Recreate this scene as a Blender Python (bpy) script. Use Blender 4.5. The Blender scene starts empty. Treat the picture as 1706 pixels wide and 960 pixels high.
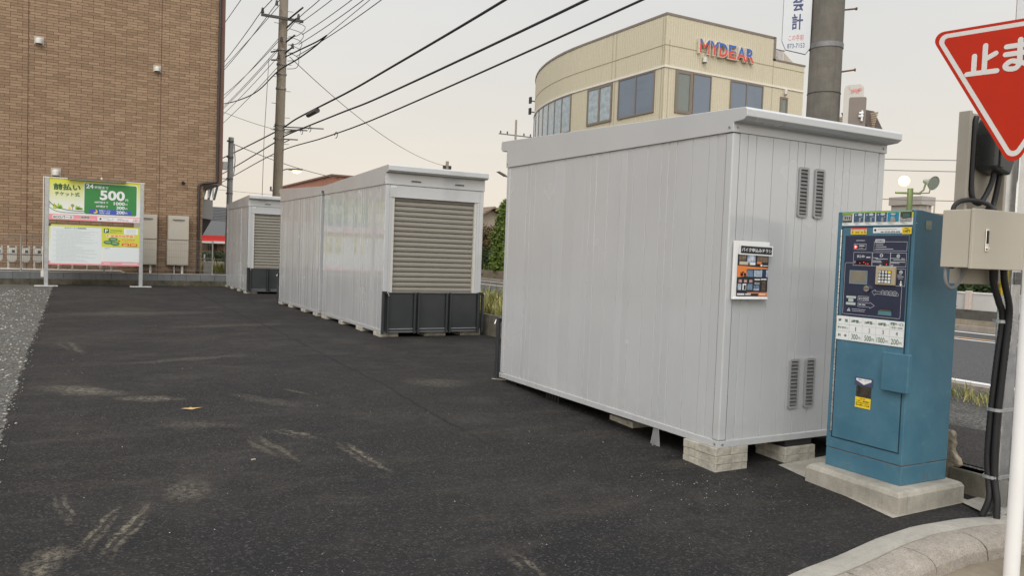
import bpy, math, random
from math import sin, cos, pi, radians
from mathutils import Vector, Matrix
random.seed(7)
SC = bpy.context.scene
COL = SC.collection

# ------------------------------------------------------------------ camera
cam_d = bpy.data.cameras.new('camera')
cam = bpy.data.objects.new('camera', cam_d)
COL.objects.link(cam)
SC.camera = cam
cam_d.sensor_width = 36.0
cam_d.lens = 27.876
cam_d.clip_start = 0.05
cam_d.clip_end = 2000
pt, ro, ya = radians(2.50673741), radians(2.10762513), radians(29.07791065)
fw = Vector((sin(ya) * cos(pt), cos(ya) * cos(pt), -sin(pt)))
rt = Vector((cos(ya), -sin(ya), 0))
up = rt.cross(fw)
r2 = rt * cos(ro) + up * sin(ro)
u2 = -rt * sin(ro) + up * cos(ro)
mw = Matrix((r2, u2, -fw)).transposed().to_4x4()
mw.translation = Vector((0, 0, 1.545))
cam.matrix_world = mw

# ------------------------------------------------------------------ sky, sun, exposure
SUN_EL, SUN_AZ = radians(46), radians(222)     # azimuth clockwise from +Y
world = bpy.data.worlds.new('World')
SC.world = world
world.use_nodes = True
wn = world.node_tree; wn.nodes.clear()
wo = wn.nodes.new('ShaderNodeOutputWorld')
bg = wn.nodes.new('ShaderNodeBackground'); bg.inputs[1].default_value = 0.1
sky = wn.nodes.new('ShaderNodeTexSky'); sky.sky_type = 'NISHITA'; sky.sun_disc = False
sky.sun_elevation = SUN_EL; sky.sun_rotation = SUN_AZ
sky.air_density = 2.0; sky.dust_density = 4.0
tc = wn.nodes.new('ShaderNodeTexCoord')
sx = wn.nodes.new('ShaderNodeSeparateXYZ'); wn.links.new(tc.outputs['Generated'], sx.inputs[0])
rmp = wn.nodes.new('ShaderNodeValToRGB')
cr = rmp.color_ramp
SKY = [(0.0, (9.0, 8.0, 6.7)), (0.06, (9.0, 8.15, 7.0)), (0.16, (8.3, 7.9, 7.3)), (0.28, (7.85, 7.75, 7.55)),
       (0.42, (7.9, 7.85, 7.8)), (0.62, (10.5, 10.6, 10.8)), (1.0, (13.5, 13.7, 14.2))]
K = 20.0
while len(cr.elements) < len(SKY): cr.elements.new(0.5)
for e, (p, c) in zip(cr.elements, SKY):
    e.position = p; e.color = (c[0] / K, c[1] / K, c[2] / K, 1)
wn.links.new(sx.outputs['Z'], rmp.inputs[0])
sc1 = wn.nodes.new('ShaderNodeVectorMath'); sc1.operation = 'SCALE'; sc1.inputs['Scale'].default_value = K
wn.links.new(rmp.outputs[0], sc1.inputs[0])
# soft uneven cloud cover
nz = wn.nodes.new('ShaderNodeTexNoise'); nz.inputs['Scale'].default_value = 2.2; nz.inputs['Detail'].default_value = 4
mp = wn.nodes.new('ShaderNodeMapping'); mp.inputs['Scale'].default_value = (1, 1, 3.5)
wn.links.new(tc.outputs['Generated'], mp.inputs[0]); wn.links.new(mp.outputs[0], nz.inputs['Vector'])
mr = wn.nodes.new('ShaderNodeMapRange'); mr.inputs[1].default_value = 0.3; mr.inputs[2].default_value = 0.7
mr.inputs[3].default_value = 0.965; mr.inputs[4].default_value = 1.035
wn.links.new(nz.outputs['Fac'], mr.inputs[0])
# the half of the sky behind the photographer is the brighter one
dt = wn.nodes.new('ShaderNodeVectorMath'); dt.operation = 'DOT_PRODUCT'
dt.inputs[1].default_value = (-0.62, -0.78, 0.0)
wn.links.new(tc.outputs['Generated'], dt.inputs[0])
mb_ = wn.nodes.new('ShaderNodeMapRange'); mb_.inputs[1].default_value = -0.1; mb_.inputs[2].default_value = 0.9
mb_.inputs[3].default_value = 1.0; mb_.inputs[4].default_value = 2.25
wn.links.new(dt.outputs['Value'], mb_.inputs[0])
mm = wn.nodes.new('ShaderNodeMath'); mm.operation = 'MULTIPLY'
wn.links.new(mr.outputs[0], mm.inputs[0]); wn.links.new(mb_.outputs[0], mm.inputs[1])
sc2 = wn.nodes.new('ShaderNodeVectorMath'); sc2.operation = 'SCALE'
wn.links.new(sc1.outputs[0], sc2.inputs[0]); wn.links.new(mm.outputs[0], sc2.inputs['Scale'])
mx = wn.nodes.new('ShaderNodeMixRGB'); mx.inputs[0].default_value = 0.06
wn.links.new(sc2.outputs[0], mx.inputs[1]); wn.links.new(sky.outputs[0], mx.inputs[2])
wn.links.new(mx.outputs[0], bg.inputs[0]); wn.links.new(bg.outputs[0], wo.inputs[0])

sd = bpy.data.lights.new('sun', 'SUN'); sd.energy = 0.8; sd.angle = radians(25); sd.color = (1, 0.98, 0.95)
so = bpy.data.objects.new('sun', sd); COL.objects.link(so)
sv = Vector((sin(SUN_AZ) * cos(SUN_EL), cos(SUN_AZ) * cos(SUN_EL), sin(SUN_EL)))
so.rotation_euler = sv.to_track_quat('Z', 'Y').to_euler()
so.location = (0, 0, 30)
SC.view_settings.view_transform = 'Standard'
SC.view_settings.look = 'None'
SC.view_settings.exposure = 0.0
SC.view_settings.gamma = 1.0
SC.view_settings.use_curve_mapping = False

# ------------------------------------------------------------------ materials
def srgb(r, g, b):
    f = lambda v: ((v / 255 + 0.055) / 1.055) ** 2.4 if v > 10 else v / 255 / 12.92
    return (f(r), f(g), f(b))

class NT:
    def __init__(s, name):
        s.m = bpy.data.materials.new(name); s.m.use_nodes = True
        s.t = s.m.node_tree; s.n = s.t.nodes; s.l = s.t.links
        s.bs = s.n['Principled BSDF']
        s.tc = s.n.new('ShaderNodeTexCoord')
        s.vec = s.tc.outputs['Object']
    def link(s, a, b): s.l.new(a, b)
    def val(s, i, v):
        if hasattr(v, 'is_linked') or isinstance(v, bpy.types.NodeSocket): s.link(v, i)
        else: i.default_value = v
    def mapping(s, scale=(1, 1, 1), rot=(0, 0, 0), loc=(0, 0, 0), vec=None):
        n = s.n.new('ShaderNodeMapping'); s.link(vec or s.vec, n.inputs[0])
        n.inputs['Scale'].default_value = scale; n.inputs['Rotation'].default_value = rot; n.inputs['Location'].default_value = loc
        return n.outputs[0]
    def noise(s, scale, detail=4, rough=0.6, vec=None):
        n = s.n.new('ShaderNodeTexNoise'); n.inputs['Scale'].default_value = scale
        n.inputs['Detail'].default_value = detail; n.inputs['Roughness'].default_value = rough
        s.link(vec or s.vec, n.inputs['Vector']); return n.outputs['Fac']
    def voro(s, scale, vec=None, out='Distance', feature='F1'):
        n = s.n.new('ShaderNodeTexVoronoi'); n.inputs['Scale'].default_value = scale; n.feature = feature
        s.link(vec or s.vec, n.inputs['Vector']); return n.outputs[out]
    def rng(s, v, a, b, c, d):
        n = s.n.new('ShaderNodeMapRange'); s.link(v, n.inputs[0])
        for i, x in enumerate((a, b, c, d)): n.inputs[i + 1].default_value = x
        return n.outputs[0]
    def math(s, op, a, b=None):
        n = s.n.new('ShaderNodeMath'); n.operation = op; s.val(n.inputs[0], a)
        if b is not None: s.val(n.inputs[1], b)
        return n.outputs[0]
    def mix(s, f, a, b, mode='MIX'):
        n = s.n.new('ShaderNodeMixRGB'); n.blend_type = mode; s.val(n.inputs[0], f)
        for i, v in ((1, a), (2, b)):
            if isinstance(v, tuple): n.inputs[i].default_value = (*v[:3], 1)
            else: s.link(v, n.inputs[i])
        return n.outputs[0]
    def ramp(s, v, stops):
        n = s.n.new('ShaderNodeValToRGB'); s.link(v, n.inputs[0]); e = n.color_ramp.elements
        while len(e) < len(stops): e.new(0.5)
        for x, (p, c) in zip(e, stops):
            x.position = p; x.color = (*c, 1) if isinstance(c, tuple) else (c, c, c, 1)
        return n.outputs[0]
    def bump(s, h, dist=0.01, strength=1.0, prev=None):
        n = s.n.new('ShaderNodeBump'); n.inputs['Strength'].default_value = strength; n.inputs['Distance'].default_value = dist
        s.link(h, n.inputs['Height'])
        if prev is not None: s.link(prev, n.inputs['Normal'])
        s.link(n.outputs[0], s.bs.inputs['Normal']); return n.outputs[0]
    def col(s, c):
        if isinstance(c, tuple): s.bs.inputs['Base Color'].default_value = (*c[:3], 1)
        else: s.link(c, s.bs.inputs['Base Color'])
    def rough(s, r): s.val(s.bs.inputs['Roughness'], r)

MC = {}
def mat(name, c, rough=0.6, metal=0.0, var=0.12, scale=3.0, bump=0.0, bscale=60, spec=0.5, emit=None, estr=0, dirt=0.0):
    """plain painted / cast material with a little uneven tone"""
    if name in MC: return MC[name]
    t = NT(name)
    if var:
        n = t.noise(scale, 5, 0.65)
        k = t.rng(n, 0.3, 0.7, 1 - var, 1 + var)
        v = t.n.new('ShaderNodeVectorMath'); v.operation = 'SCALE'; v.inputs[0].default_value = c; t.link(k, v.inputs['Scale'])
        o = v.outputs[0]
        if dirt:
            n2 = t.rng(t.noise(scale * 0.6, 8, 0.75), 0.52, 0.75, 0, dirt)
            o = t.mix(n2, o, (0.09, 0.075, 0.055))
        t.col(o)
        t.rough(t.rng(n, 0.3, 0.7, max(0, rough - 0.06), min(1, rough + 0.06)))
    else:
        t.col(c); t.rough(rough)
    t.bs.inputs['Metallic'].default_value = metal
    t.bs.inputs['Specular IOR Level'].default_value = spec
    if bump: t.bump(t.noise(bscale, 4, 0.6), bump)
    if emit:
        t.bs.inputs['Emission Color'].default_value = (*emit, 1); t.bs.inputs['Emission Strength'].default_value = estr
    MC[name] = t.m
    return t.m

# container paint: glossy light grey steel with faint vertical rolling marks
def m_container():
    t = NT('container_paint')
    a = t.noise(1.3, 3, 0.5)
    v = t.mapping((22, 22, 0.7)); b = t.noise(1.0, 3, 0.6, v)
    k = t.rng(a, 0.3, 0.7, 0.965, 1.035)
    s = t.n.new('ShaderNodeVectorMath'); s.operation = 'SCALE'; s.inputs[0].default_value = (0.478, 0.486, 0.488); t.link(k, s.inputs['Scale'])
    sp = t.n.new('ShaderNodeSeparateXYZ'); t.link(t.vec, sp.inputs[0])
    dn = t.math('MULTIPLY', t.rng(sp.outputs['Z'], 0.0, 0.35, 1, 0), t.rng(t.noise(5, 6, 0.7), 0.45, 0.7, 0, 0.22))
    t.col(t.mix(dn, s.outputs[0], (0.22, 0.2, 0.17)))
    t.rough(t.rng(a, 0.3, 0.7, 0.22, 0.28))
    t.bs.inputs['Coat Weight'].default_value = 0.8; t.bs.inputs['Coat Roughness'].default_value = 0.035
    bb = t.bump(t.noise(1.0, 2, 0.5, t.mapping((5, 5, 1.0))), 0.0007, 0.5)
    t.link(bb, t.bs.inputs['Coat Normal'])
    return t.m
CP = m_container()

def m_asphalt():
    t = NT('fresh_asphalt')
    big = t.noise(0.5, 5, 0.62); mid = t.noise(2.4, 6, 0.7); fine = t.noise(55, 4, 0.75)
    base = t.mix(t.rng(big, 0.35, 0.65, 0, 1), (0.0125, 0.0122, 0.0126), (0.0245, 0.0222, 0.0212))
    base = t.mix(t.rng(mid, 0.45, 0.75, 0, 0.45), base, (0.040, 0.034, 0.029))
    st = t.voro(95, out='Color'); sp = t.n.new('ShaderNodeSeparateColor'); t.link(st, sp.inputs[0])
    base = t.mix(t.rng(sp.outputs[0], 0.75, 1.0, 0, 0.5), base, (0.095, 0.09, 0.085))
    base = t.mix(t.rng(sp.outputs[1], 0.55, 1.0, 0, 0.6), base, (0.006, 0.006, 0.006))
    # pale grains of sand scattered about
    gr = t.voro(16); gc = t.voro(16, out='Color'); sg = t.n.new('ShaderNodeSeparateColor'); t.link(gc, sg.inputs[0])
    grain = t.math('MULTIPLY', t.rng(gr, 0.03, 0.09, 1, 0), t.rng(sg.outputs[2], 0.90, 0.93, 0, 1))
    # dried mud left by tyres and shovels (plan position, direction, half length, half width, strength, tread)
    P = t.n.new('ShaderNodeSeparateXYZ'); t.link(t.vec, P.inputs[0])
    marks = [(0.10, 8.17, 0.75, -0.66, 0.50, 0.15, 0.9, 0), (0.62, 7.62, 0.93, -0.36, 0.33, 0.11, 0.8, 0),
             (0.27, 4.55, 0.32, 0.95, 0.42, 0.055, 1.0, 1), (0.14, 4.60, 0.32, 0.95, 0.40, 0.045, 0.8, 1),
             (-0.09, 4.22, 0.30, 0.95, 0.24, 0.07, 0.9, 0), (0.63, 5.06, 0.95, -0.3, 0.16, 0.16, 0.6, 0),
             (1.84, 5.40, 0.17, -0.98, 0.46, 0.065, 1.0, 1), (1.29, 5.78, 0.23, -0.97, 0.42, 0.08, 0.75, 1),
             (1.53, 6.12, 0.5, -0.86, 0.24, 0.07, 0.8, 1), (2.01, 3.36, 0.1, -0.99, 0.20, 0.05, 0.6, 1),
             (0.02, 11.2, 0.2, -0.98, 0.70, 0.10, 0.6, 1), (3.4, 7.7, 0.8, -0.5, 0.42, 0.22, 0.35, 0),
             (-0.02, 4.98, 0.1, -1, 0.30, 0.05, 0.6, 1), (1.2, 9.9, 0.95, 0.3, 0.9, 0.10, 0.4, 0), (1.55, 7.3, 0.6, -0.8, 0.5, 0.09, 0.3, 0),
             (0.9, 6.6, 0.9, -0.4, 0.4, 0.1, 0.35, 0), (2.3, 13.6, 0.9, 0.2, 1.2, 0.2, 0.35, 0), (1.0, 16.0, 0.95, 0.1, 1.8, 0.35, 0.3, 0), (1.9, 7.6, 0.4, -0.9, 0.25, 0.03, 0.5, 0)]
    tot = None
    wv = t.noise(30, 5, 0.8); wob = t.rng(t.noise(4.0, 4, 0.6), 0.3, 0.7, -0.35, 0.35)
    for (cx, cy, dx, dy, hl, hw, st_, tread) in marks:
        L = math.hypot(dx, dy); dx /= L; dy /= L
        X = t.math('SUBTRACT', P.outputs[0], cx); Y = t.math('SUBTRACT', P.outputs[1], cy); hw = hw * 1.35
        a = t.math('DIVIDE', t.math('ADD', t.math('MULTIPLY', X, dx), t.math('MULTIPLY', Y, dy)), hl)
        b = t.math('DIVIDE', t.math('ADD', t.math('MULTIPLY', X, -dy), t.math('MULTIPLY', Y, dx)), hw)
        b = t.math('ADD', b, wob)
        d = t.math('ADD', t.math('POWER', t.math('ABSOLUTE', a), 2.0), t.math('POWER', t.math('ABSOLUTE', b), 2.0))
        m = t.rng(d, 0.0, 1.0, st_ * 1.0, 0)
        if tread:
            s_ = t.math('SINE', t.math('ADD', t.math('MULTIPLY', b, 7.0), t.math('MULTIPLY', a, 2.0)))
            m = t.math('MULTIPLY', m, t.rng(s_, -0.4, 0.5, 0.15, 1))
        tot = m if tot is None else t.math('MAXIMUM', tot, m)
    mudmask = t.math('MULTIPLY', tot, t.rng(wv, 0.42, 0.62, 0.0, 0.95))
    base = t.mix(mudmask, base, (0.23, 0.20, 0.145))
    smear = t.noise(1.0, 6, 0.72, t.mapping((0.9, 3.4, 1), (0, 0, 0.25)))
    sm = t.math('MULTIPLY', t.rng(smear, 0.52, 0.74, 0, 0.75), t.rng(wv, 0.4, 0.7, 0.2, 1))
    base = t.mix(sm, base, (0.072, 0.062, 0.050))
    dust = t.math('MULTIPLY', t.rng(t.noise(0.9, 7, 0.78, t.mapping((1, 1, 1), (0, 0, 0), (7.3, 2.1, 0))), 0.50, 0.72, 0, 0.55), t.rng(wv, 0.3, 0.7, 0.35, 1))
    base = t.mix(dust, base, (0.078, 0.069, 0.058))
    base = t.mix(grain, base, (0.30, 0.28, 0.25))
    # joint between two paving lanes
    dj = t.math('ABSOLUTE', t.math('ADD', t.math('SUBTRACT', P.outputs[0], 2.82), t.rng(t.noise(1.5, 3), 0.3, 0.7, -0.03, 0.03)))
    jt = t.math('MULTIPLY', t.rng(dj, 0.0, 0.028, 1, 0), t.rng(P.outputs[1], 4.8, 6.0, 0, 1))
    base = t.mix(t.math('MULTIPLY', jt, 0.7), base, (0.008, 0.008, 0.008))
    t.col(base); t.rough(t.rng(mid, 0.3, 0.7, 0.68, 0.9))
    t.bs.inputs['Specular IOR Level'].default_value = 0.22
    h = t.math('ADD', t.math('MULTIPLY', t.voro(85), 0.7), fine)
    h = t.math('SUBTRACT', h, t.math('MULTIPLY', jt, 1.2))
    b1 = t.bump(h, 0.006, 0.8)
    t.bump(t.noise(3.0, 3), 0.02, 0.35, b1)
    return t.m

def m_ground(name, c1, c2, c3, s1=30, s2=4, bump=0.02, rough=0.95):
    t = NT(name)
    v = t.voro(s1, out='Color'); sp = t.n.new('ShaderNodeSeparateColor'); t.link(v, sp.inputs[0])
    base = t.mix(sp.outputs[0], c1, c2)
    base = t.mix(t.rng(t.noise(s2, 6, 0.7), 0.4, 0.7, 0, 0.8), base, c3)
    ds = t.voro(s1)
    base = t.mix(t.rng(ds, 0.25, 0.6, 0, 0.6), base, tuple(x * 0.3 for x in c1))
    t.col(base); t.rough(rough); t.bs.inputs['Specular IOR Level'].default_value = 0.2
    t.bump(t.math('SUBTRACT', t.noise(s1 * 1.3, 4), ds), bump, 0.8)
    return t.m

def m_brick(name, c1, c2, cm, w, h, mort=0.006):
    t = NT(name)
    sp = t.n.new('ShaderNodeSeparateXYZ'); t.link(t.vec, sp.inputs[0])
    cb = t.n.new('ShaderNodeCombineXYZ')
    t.link(t.math('ADD', sp.outputs[0], sp.outputs[1]), cb.inputs[0]); t.link(sp.outputs[2], cb.inputs[1])
    br = t.n.new('ShaderNodeTexBrick'); t.link(cb.outputs[0], br.inputs['Vector'])
    br.inputs['Scale'].default_value = 1; br.inputs['Brick Width'].default_value = w; br.inputs['Row Height'].default_value = h
    br.inputs['Mortar Size'].default_value = mort; br.inputs['Mortar Smooth'].default_value = 0.2; br.inputs['Bias'].default_value = 0.1
    br.offset = 0.42; br.offset_frequency = 3; br.squash = 1
    br.inputs['Color1'].default_value = (*c1, 1); br.inputs['Color2'].default_value = (*c2, 1); br.inputs['Mortar'].default_value = (*cm, 1)
    n = t.rng(t.noise(0.35, 4, 0.6), 0.3, 0.7, 0.95, 1.05)
    n2 = t.rng(t.noise(30, 3, 0.7), 0.3, 0.7, 0.88, 1.12)
    s = t.n.new('ShaderNodeVectorMath'); s.operation = 'SCALE'; t.link(br.outputs['Color'], s.inputs[0]); t.link(t.math('MULTIPLY', n, n2), s.inputs['Scale'])
    t.col(s.outputs[0]); t.rough(0.8); t.bs.inputs['Specular IOR Level'].default_value = 0.3
    t.bump(t.math('SUBTRACT', t.math('MULTIPLY', t.noise(40, 3), 0.3), br.outputs['Fac']), 0.008, 0.8)
    return t.m

def m_concrete(name, c, dark=0.5, scale=1.0, rough=0.9, moss=0.0):
    t = NT(name)
    a = t.noise(2.2 * scale, 8, 0.72); b = t.noise(90, 3, 0.7); v = t.noise(1.0, 5, 0.7, t.mapping((14 * scale, 14 * scale, 1.6 * scale)))
    base = t.mix(t.rng(a, 0.35, 0.7, 0, 1), c, tuple(x * dark for x in c))
    base = t.mix(t.rng(v, 0.5, 0.75, 0, 0.55), base, tuple(x * dark * 0.75 for x in c))
    base = t.mix(t.rng(b, 0.55, 0.75, 0, 0.5), base, tuple(x * 0.55 for x in c))
    if moss: base = t.mix(t.rng(t.noise(3 * scale, 6, 0.75), 0.45, 0.62, 0, moss), base, (0.035, 0.038, 0.018))
    t.col(base); t.rough(rough); t.bs.inputs['Specular IOR Level'].default_value = 0.3
    t.bump(t.math('ADD', t.noise(70, 4, 0.7), t.math('MULTIPLY', a, 1.5)), 0.006, 0.7)
    return t.m

def m_leaf(name, c1, c2, rough=0.55):
    t = NT(name)
    oi = t.n.new('ShaderNodeNewGeometry')
    r = oi.outputs['Random Per Island']
    c = t.mix(t.rng(r, 0, 1, 0, 1), c1, c2)
    c = t.mix(t.rng(t.noise(2.5, 3), 0.35, 0.65, 0, 0.6), c, tuple(x * 0.55 for x in c1))
    t.col(c); t.rough(rough); t.bs.inputs['Specular IOR Level'].default_value = 0.3
    t.bs.inputs['Transmission Weight'].default_value = 0.0
    return t.m

ASPH = m_asphalt()
GRAV = m_ground('gravel_surface', (0.13, 0.128, 0.118), (0.27, 0.262, 0.24), (0.13, 0.11, 0.08), 48, 2.5, 0.02)
DIRT = m_ground('earth_surface', (0.10, 0.085, 0.065), (0.17, 0.15, 0.12), (0.07, 0.06, 0.035), 25, 1.2, 0.02)
VERG = m_ground('verge_chippings', (0.12, 0.115, 0.11), (0.26, 0.25, 0.23), (0.085, 0.08, 0.07), 45, 3, 0.02)
PATCH = m_ground('old_asphalt_patch', (0.05, 0.046, 0.044), (0.09, 0.08, 0.075), (0.06, 0.052, 0.047), 60, 2, 0.008)
ROAD = m_ground('road_asphalt', (0.10, 0.098, 0.098), (0.15, 0.148, 0.146), (0.12, 0.118, 0.116), 60, 0.6, 0.004, 0.85)
SIDEW = mat('gutter_surface', (0.20, 0.165, 0.118), 0.9, 0, 0.35, 2.2, bump=0.006, bscale=60)
CONC = m_concrete('pale_concrete', (0.42, 0.39, 0.33), 0.6, 1.5)
CONCB = m_concrete('block_concrete', (0.52, 0.485, 0.405), 0.5, 5)
MORT = m_concrete('curb_mortar', (0.40, 0.375, 0.325), 0.72, 1.2)
def m_curb():
    t = NT('washed_curb_stone')
    v = t.voro(130, out='Color'); sp = t.n.new('ShaderNodeSeparateColor'); t.link(v, sp.inputs[0])
    base = t.mix(sp.outputs[0], (0.27, 0.235, 0.20), (0.42, 0.375, 0.32))
    base = t.mix(t.rng(t.noise(3.5, 6, 0.7), 0.38, 0.7, 0, 0.75), base, (0.26, 0.23, 0.19))
    base = t.mix(t.rng(t.noise(7, 6, 0.75), 0.55, 0.75, 0, 0.6), base, (0.09, 0.075, 0.055))
    t.col(base); t.rough(0.9); t.bs.inputs['Specular IOR Level'].default_value = 0.2
    b1 = t.bump(t.math('SUBTRACT', t.noise(60, 5, 0.8), t.voro(130)), 0.004, 0.8); t.bump(t.noise(9, 4), 0.012, 0.5, b1)
    return t.m
CURB = m_curb()
POLEC = m_concrete('pole_concrete', (0.185, 0.17, 0.145), 0.6, 1.2)
WALLG = m_concrete('grey_block_face', (0.17, 0.175, 0.178), 0.75, 1.0)
WALLD = m_concrete('mossy_footing', (0.13, 0.115, 0.085), 0.5, 1.2, moss=0.8)
WALLO = m_concrete('old_retaining_wall', (0.20, 0.18, 0.14), 0.5, 1.2, moss=0.4)
BRICK = m_brick('tan_brick_tile', (0.350, 0.238, 0.150), (0.250, 0.164, 0.101), (0.10, 0.058, 0.036), 0.29, 0.0785, 0.0055)
FOUND = m_concrete('footing_render', (0.10, 0.08, 0.06), 0.6)
DBROWN = mat('dark_brown_metal', (0.035, 0.022, 0.018), 0.45, 0, 0.1)
BEIGEB = mat('beige_metal', (0.46, 0.42, 0.345), 0.45, 0, 0.04, 2, dirt=0.1)
BOARDB = mat('beige_board', (0.36, 0.33, 0.275), 0.55, 0, 0.06, 3)
GALV = mat('galvanised_steel', (0.42, 0.43, 0.43), 0.42, 0.6, 0.14, 9)
STEEL = mat('brushed_steel', (0.68, 0.69, 0.70), 0.22, 0.85, 0.1, 14)
CHROME = mat('chrome', (0.75, 0.74, 0.72), 0.15, 1.0, 0.0)
BLACK = mat('black_plastic', (0.012, 0.012, 0.013), 0.45, 0, 0.1)
RUBBER = mat('black_rubber', (0.016, 0.016, 0.017), 0.7, 0, 0.2, 30)
CONDUIT = mat('black_conduit', (0.012, 0.012, 0.013), 0.5, 0, 0.2, 20)
GREYC = mat('grey_conduit', (0.22, 0.225, 0.23), 0.5, 0, 0.05)
CABLE = mat('cable_black', (0.02, 0.02, 0.021), 0.6, 0, 0.0)
CABLG = mat('cable_grey', (0.16, 0.16, 0.16), 0.6, 0, 0.0)
WHITEP = mat('white_paint', (0.78, 0.77, 0.75), 0.4, 0, 0.03, 3, dirt=0.08)
OFFWH = mat('off_white_plastic', (0.62, 0.59, 0.53), 0.5, 0, 0.05)
GATE = mat('charcoal_gate_paint', (0.034, 0.037, 0.039), 0.42, 0, 0.12, 4)
SHUT = mat('taupe_shutter_paint', (0.255, 0.235, 0.198), 0.38, 0, 0.04, 3)
RAILW = mat('guide_rail_paint', (0.55, 0.53, 0.485), 0.4, 0, 0.03)
TEAL = None
def m_teal():
    t = NT('teal_machine_paint')
    a = t.noise(3.5, 8, 0.72); b = t.noise(14, 5, 0.7)
    base = t.mix(t.rng(a, 0.38, 0.66, 0, 1), (0.047, 0.138, 0.200), (0.068, 0.172, 0.235))
    base = t.mix(t.rng(b, 0.6, 0.8, 0, 0.35), base, (0.13, 0.24, 0.29))
    base = t.mix(t.rng(t.noise(1.0, 5, 0.7, t.mapping((18, 18, 1.5))), 0.6, 0.8, 0, 0.3), base, (0.03, 0.085, 0.13))
    sp = t.n.new('ShaderNodeSeparateXYZ'); t.link(t.vec, sp.inputs[0])
    scr = t.math('MULTIPLY', t.rng(t.noise(1.0, 8, 0.8, t.mapping((30, 30, 2.5), (0.3, 0.2, 0))), 0.62, 0.68, 0, 0.5), t.rng(t.noise(4, 3), 0.45, 0.6, 0, 1))
    base = t.mix(scr, base, (0.16, 0.24, 0.27))
    rs = t.math('MULTIPLY', t.rng(sp.outputs['Z'], 0.0, 0.20, 1, 0), t.rng(t.noise(12, 7, 0.8), 0.53, 0.68, 0, 0.7))
    base = t.mix(rs, base, (0.10, 0.075, 0.05))
    t.col(base); t.rough(t.rng(a, 0.3, 0.7, 0.34, 0.52))
    t.bump(t.noise(40, 2), 0.0008, 0.5)
    return t.m
TEAL = m_teal()
TEALD = mat('teal_seam', (0.012, 0.03, 0.045), 0.6, 0, 0.1)
RUST = mat('rust', (0.16, 0.085, 0.04), 0.9, 0, 0.4, 30)
NAVY = mat('navy_print', (0.022, 0.027, 0.058), 0.35, 0, 0.08, 8)
PALE = mat('pale_print', (0.50, 0.52, 0.55), 0.5, 0, 0.0)
WHT = mat('white_print', (0.74, 0.75, 0.74), 0.45, 0, 0.0)
BLK = mat('black_print', (0.02, 0.02, 0.02), 0.5, 0, 0.0)
GRN = mat('green_print', (0.03, 0.21, 0.045), 0.4, 0, 0.05)
DGRN = mat('dark_green_print', (0.03, 0.12, 0.04), 0.5, 0, 0.0)
LGRN = mat('leaf_green_print', (0.30, 0.50, 0.05), 0.45, 0, 0.0)
YGR = mat('yellow_green_print', (0.56, 0.58, 0.06), 0.4, 0, 0.03)
YEL = mat('yellow_print', (0.80, 0.58, 0.02), 0.4, 0, 0.0)
ORG = mat('orange_print', (0.75, 0.23, 0.06), 0.45, 0, 0.0)
REDP = mat('red_print', (0.66, 0.04, 0.03), 0.45, 0, 0.0)
PINK = mat('pink_print', (0.78, 0.28, 0.32), 0.4, 0, 0.03)
BLUP = mat('blue_print', (0.055, 0.085, 0.42), 0.4, 0, 0.0)
GREYP = mat('grey_print', (0.42, 0.48, 0.45), 0.5, 0, 0.0)
SCRN = mat('dull_screen', (0.22, 0.20, 0.155), 0.25, 0, 0.12, 9)
DISP = mat('dark_display', (0.02, 0.004, 0.006), 0.1, 0, 0.0)
LEDR = mat('red_led', (0.4, 0.02, 0.02), 0.4, 0, 0.0, emit=(1.0, 0.08, 0.08), estr=2.2)
KEYB = mat('keypad_beige', (0.42, 0.35, 0.23), 0.5, 0, 0.05)
SIGNR = mat('stop_sign_red', (0.43, 0.022, 0.006), 0.5, 0, 0.06, 5, spec=0.15)
SIGNW = mat('stop_sign_white', (0.60, 0.58, 0.55), 0.5, 0, 0.03)

# ------------------------------------------------------------------ mesh builder
TXT = {}
def text_mesh(s, bold=0.0):
    k = (s, bold)
    if k in TXT: return TXT[k]
    c = bpy.data.curves.new('tmp', 'FONT'); c.body = s; c.size = 1; c.offset = bold; c.resolution_u = 3
    o = bpy.data.objects.new('tmp', c); COL.objects.link(o)
    bpy.context.view_layer.update()
    m = bpy.data.meshes.new_from_object(o.evaluated_get(bpy.context.evaluated_depsgraph_get()))
    vs = [v.co.copy() for v in m.vertices]; fs = [tuple(p.vertices) for p in m.polygons]
    bpy.data.objects.remove(o); bpy.data.meshes.remove(m); bpy.data.curves.remove(c)
    x0 = min(v.x for v in vs); x1 = max(v.x for v in vs); y0 = min(v.y for v in vs); y1 = max(v.y for v in vs)
    out = ([((v.x - x0) / (x1 - x0), (v.y - y0) / (y1 - y0)) for v in vs], fs, (x1 - x0) / (y1 - y0))
    TXT[k] = out
    return out

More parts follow.
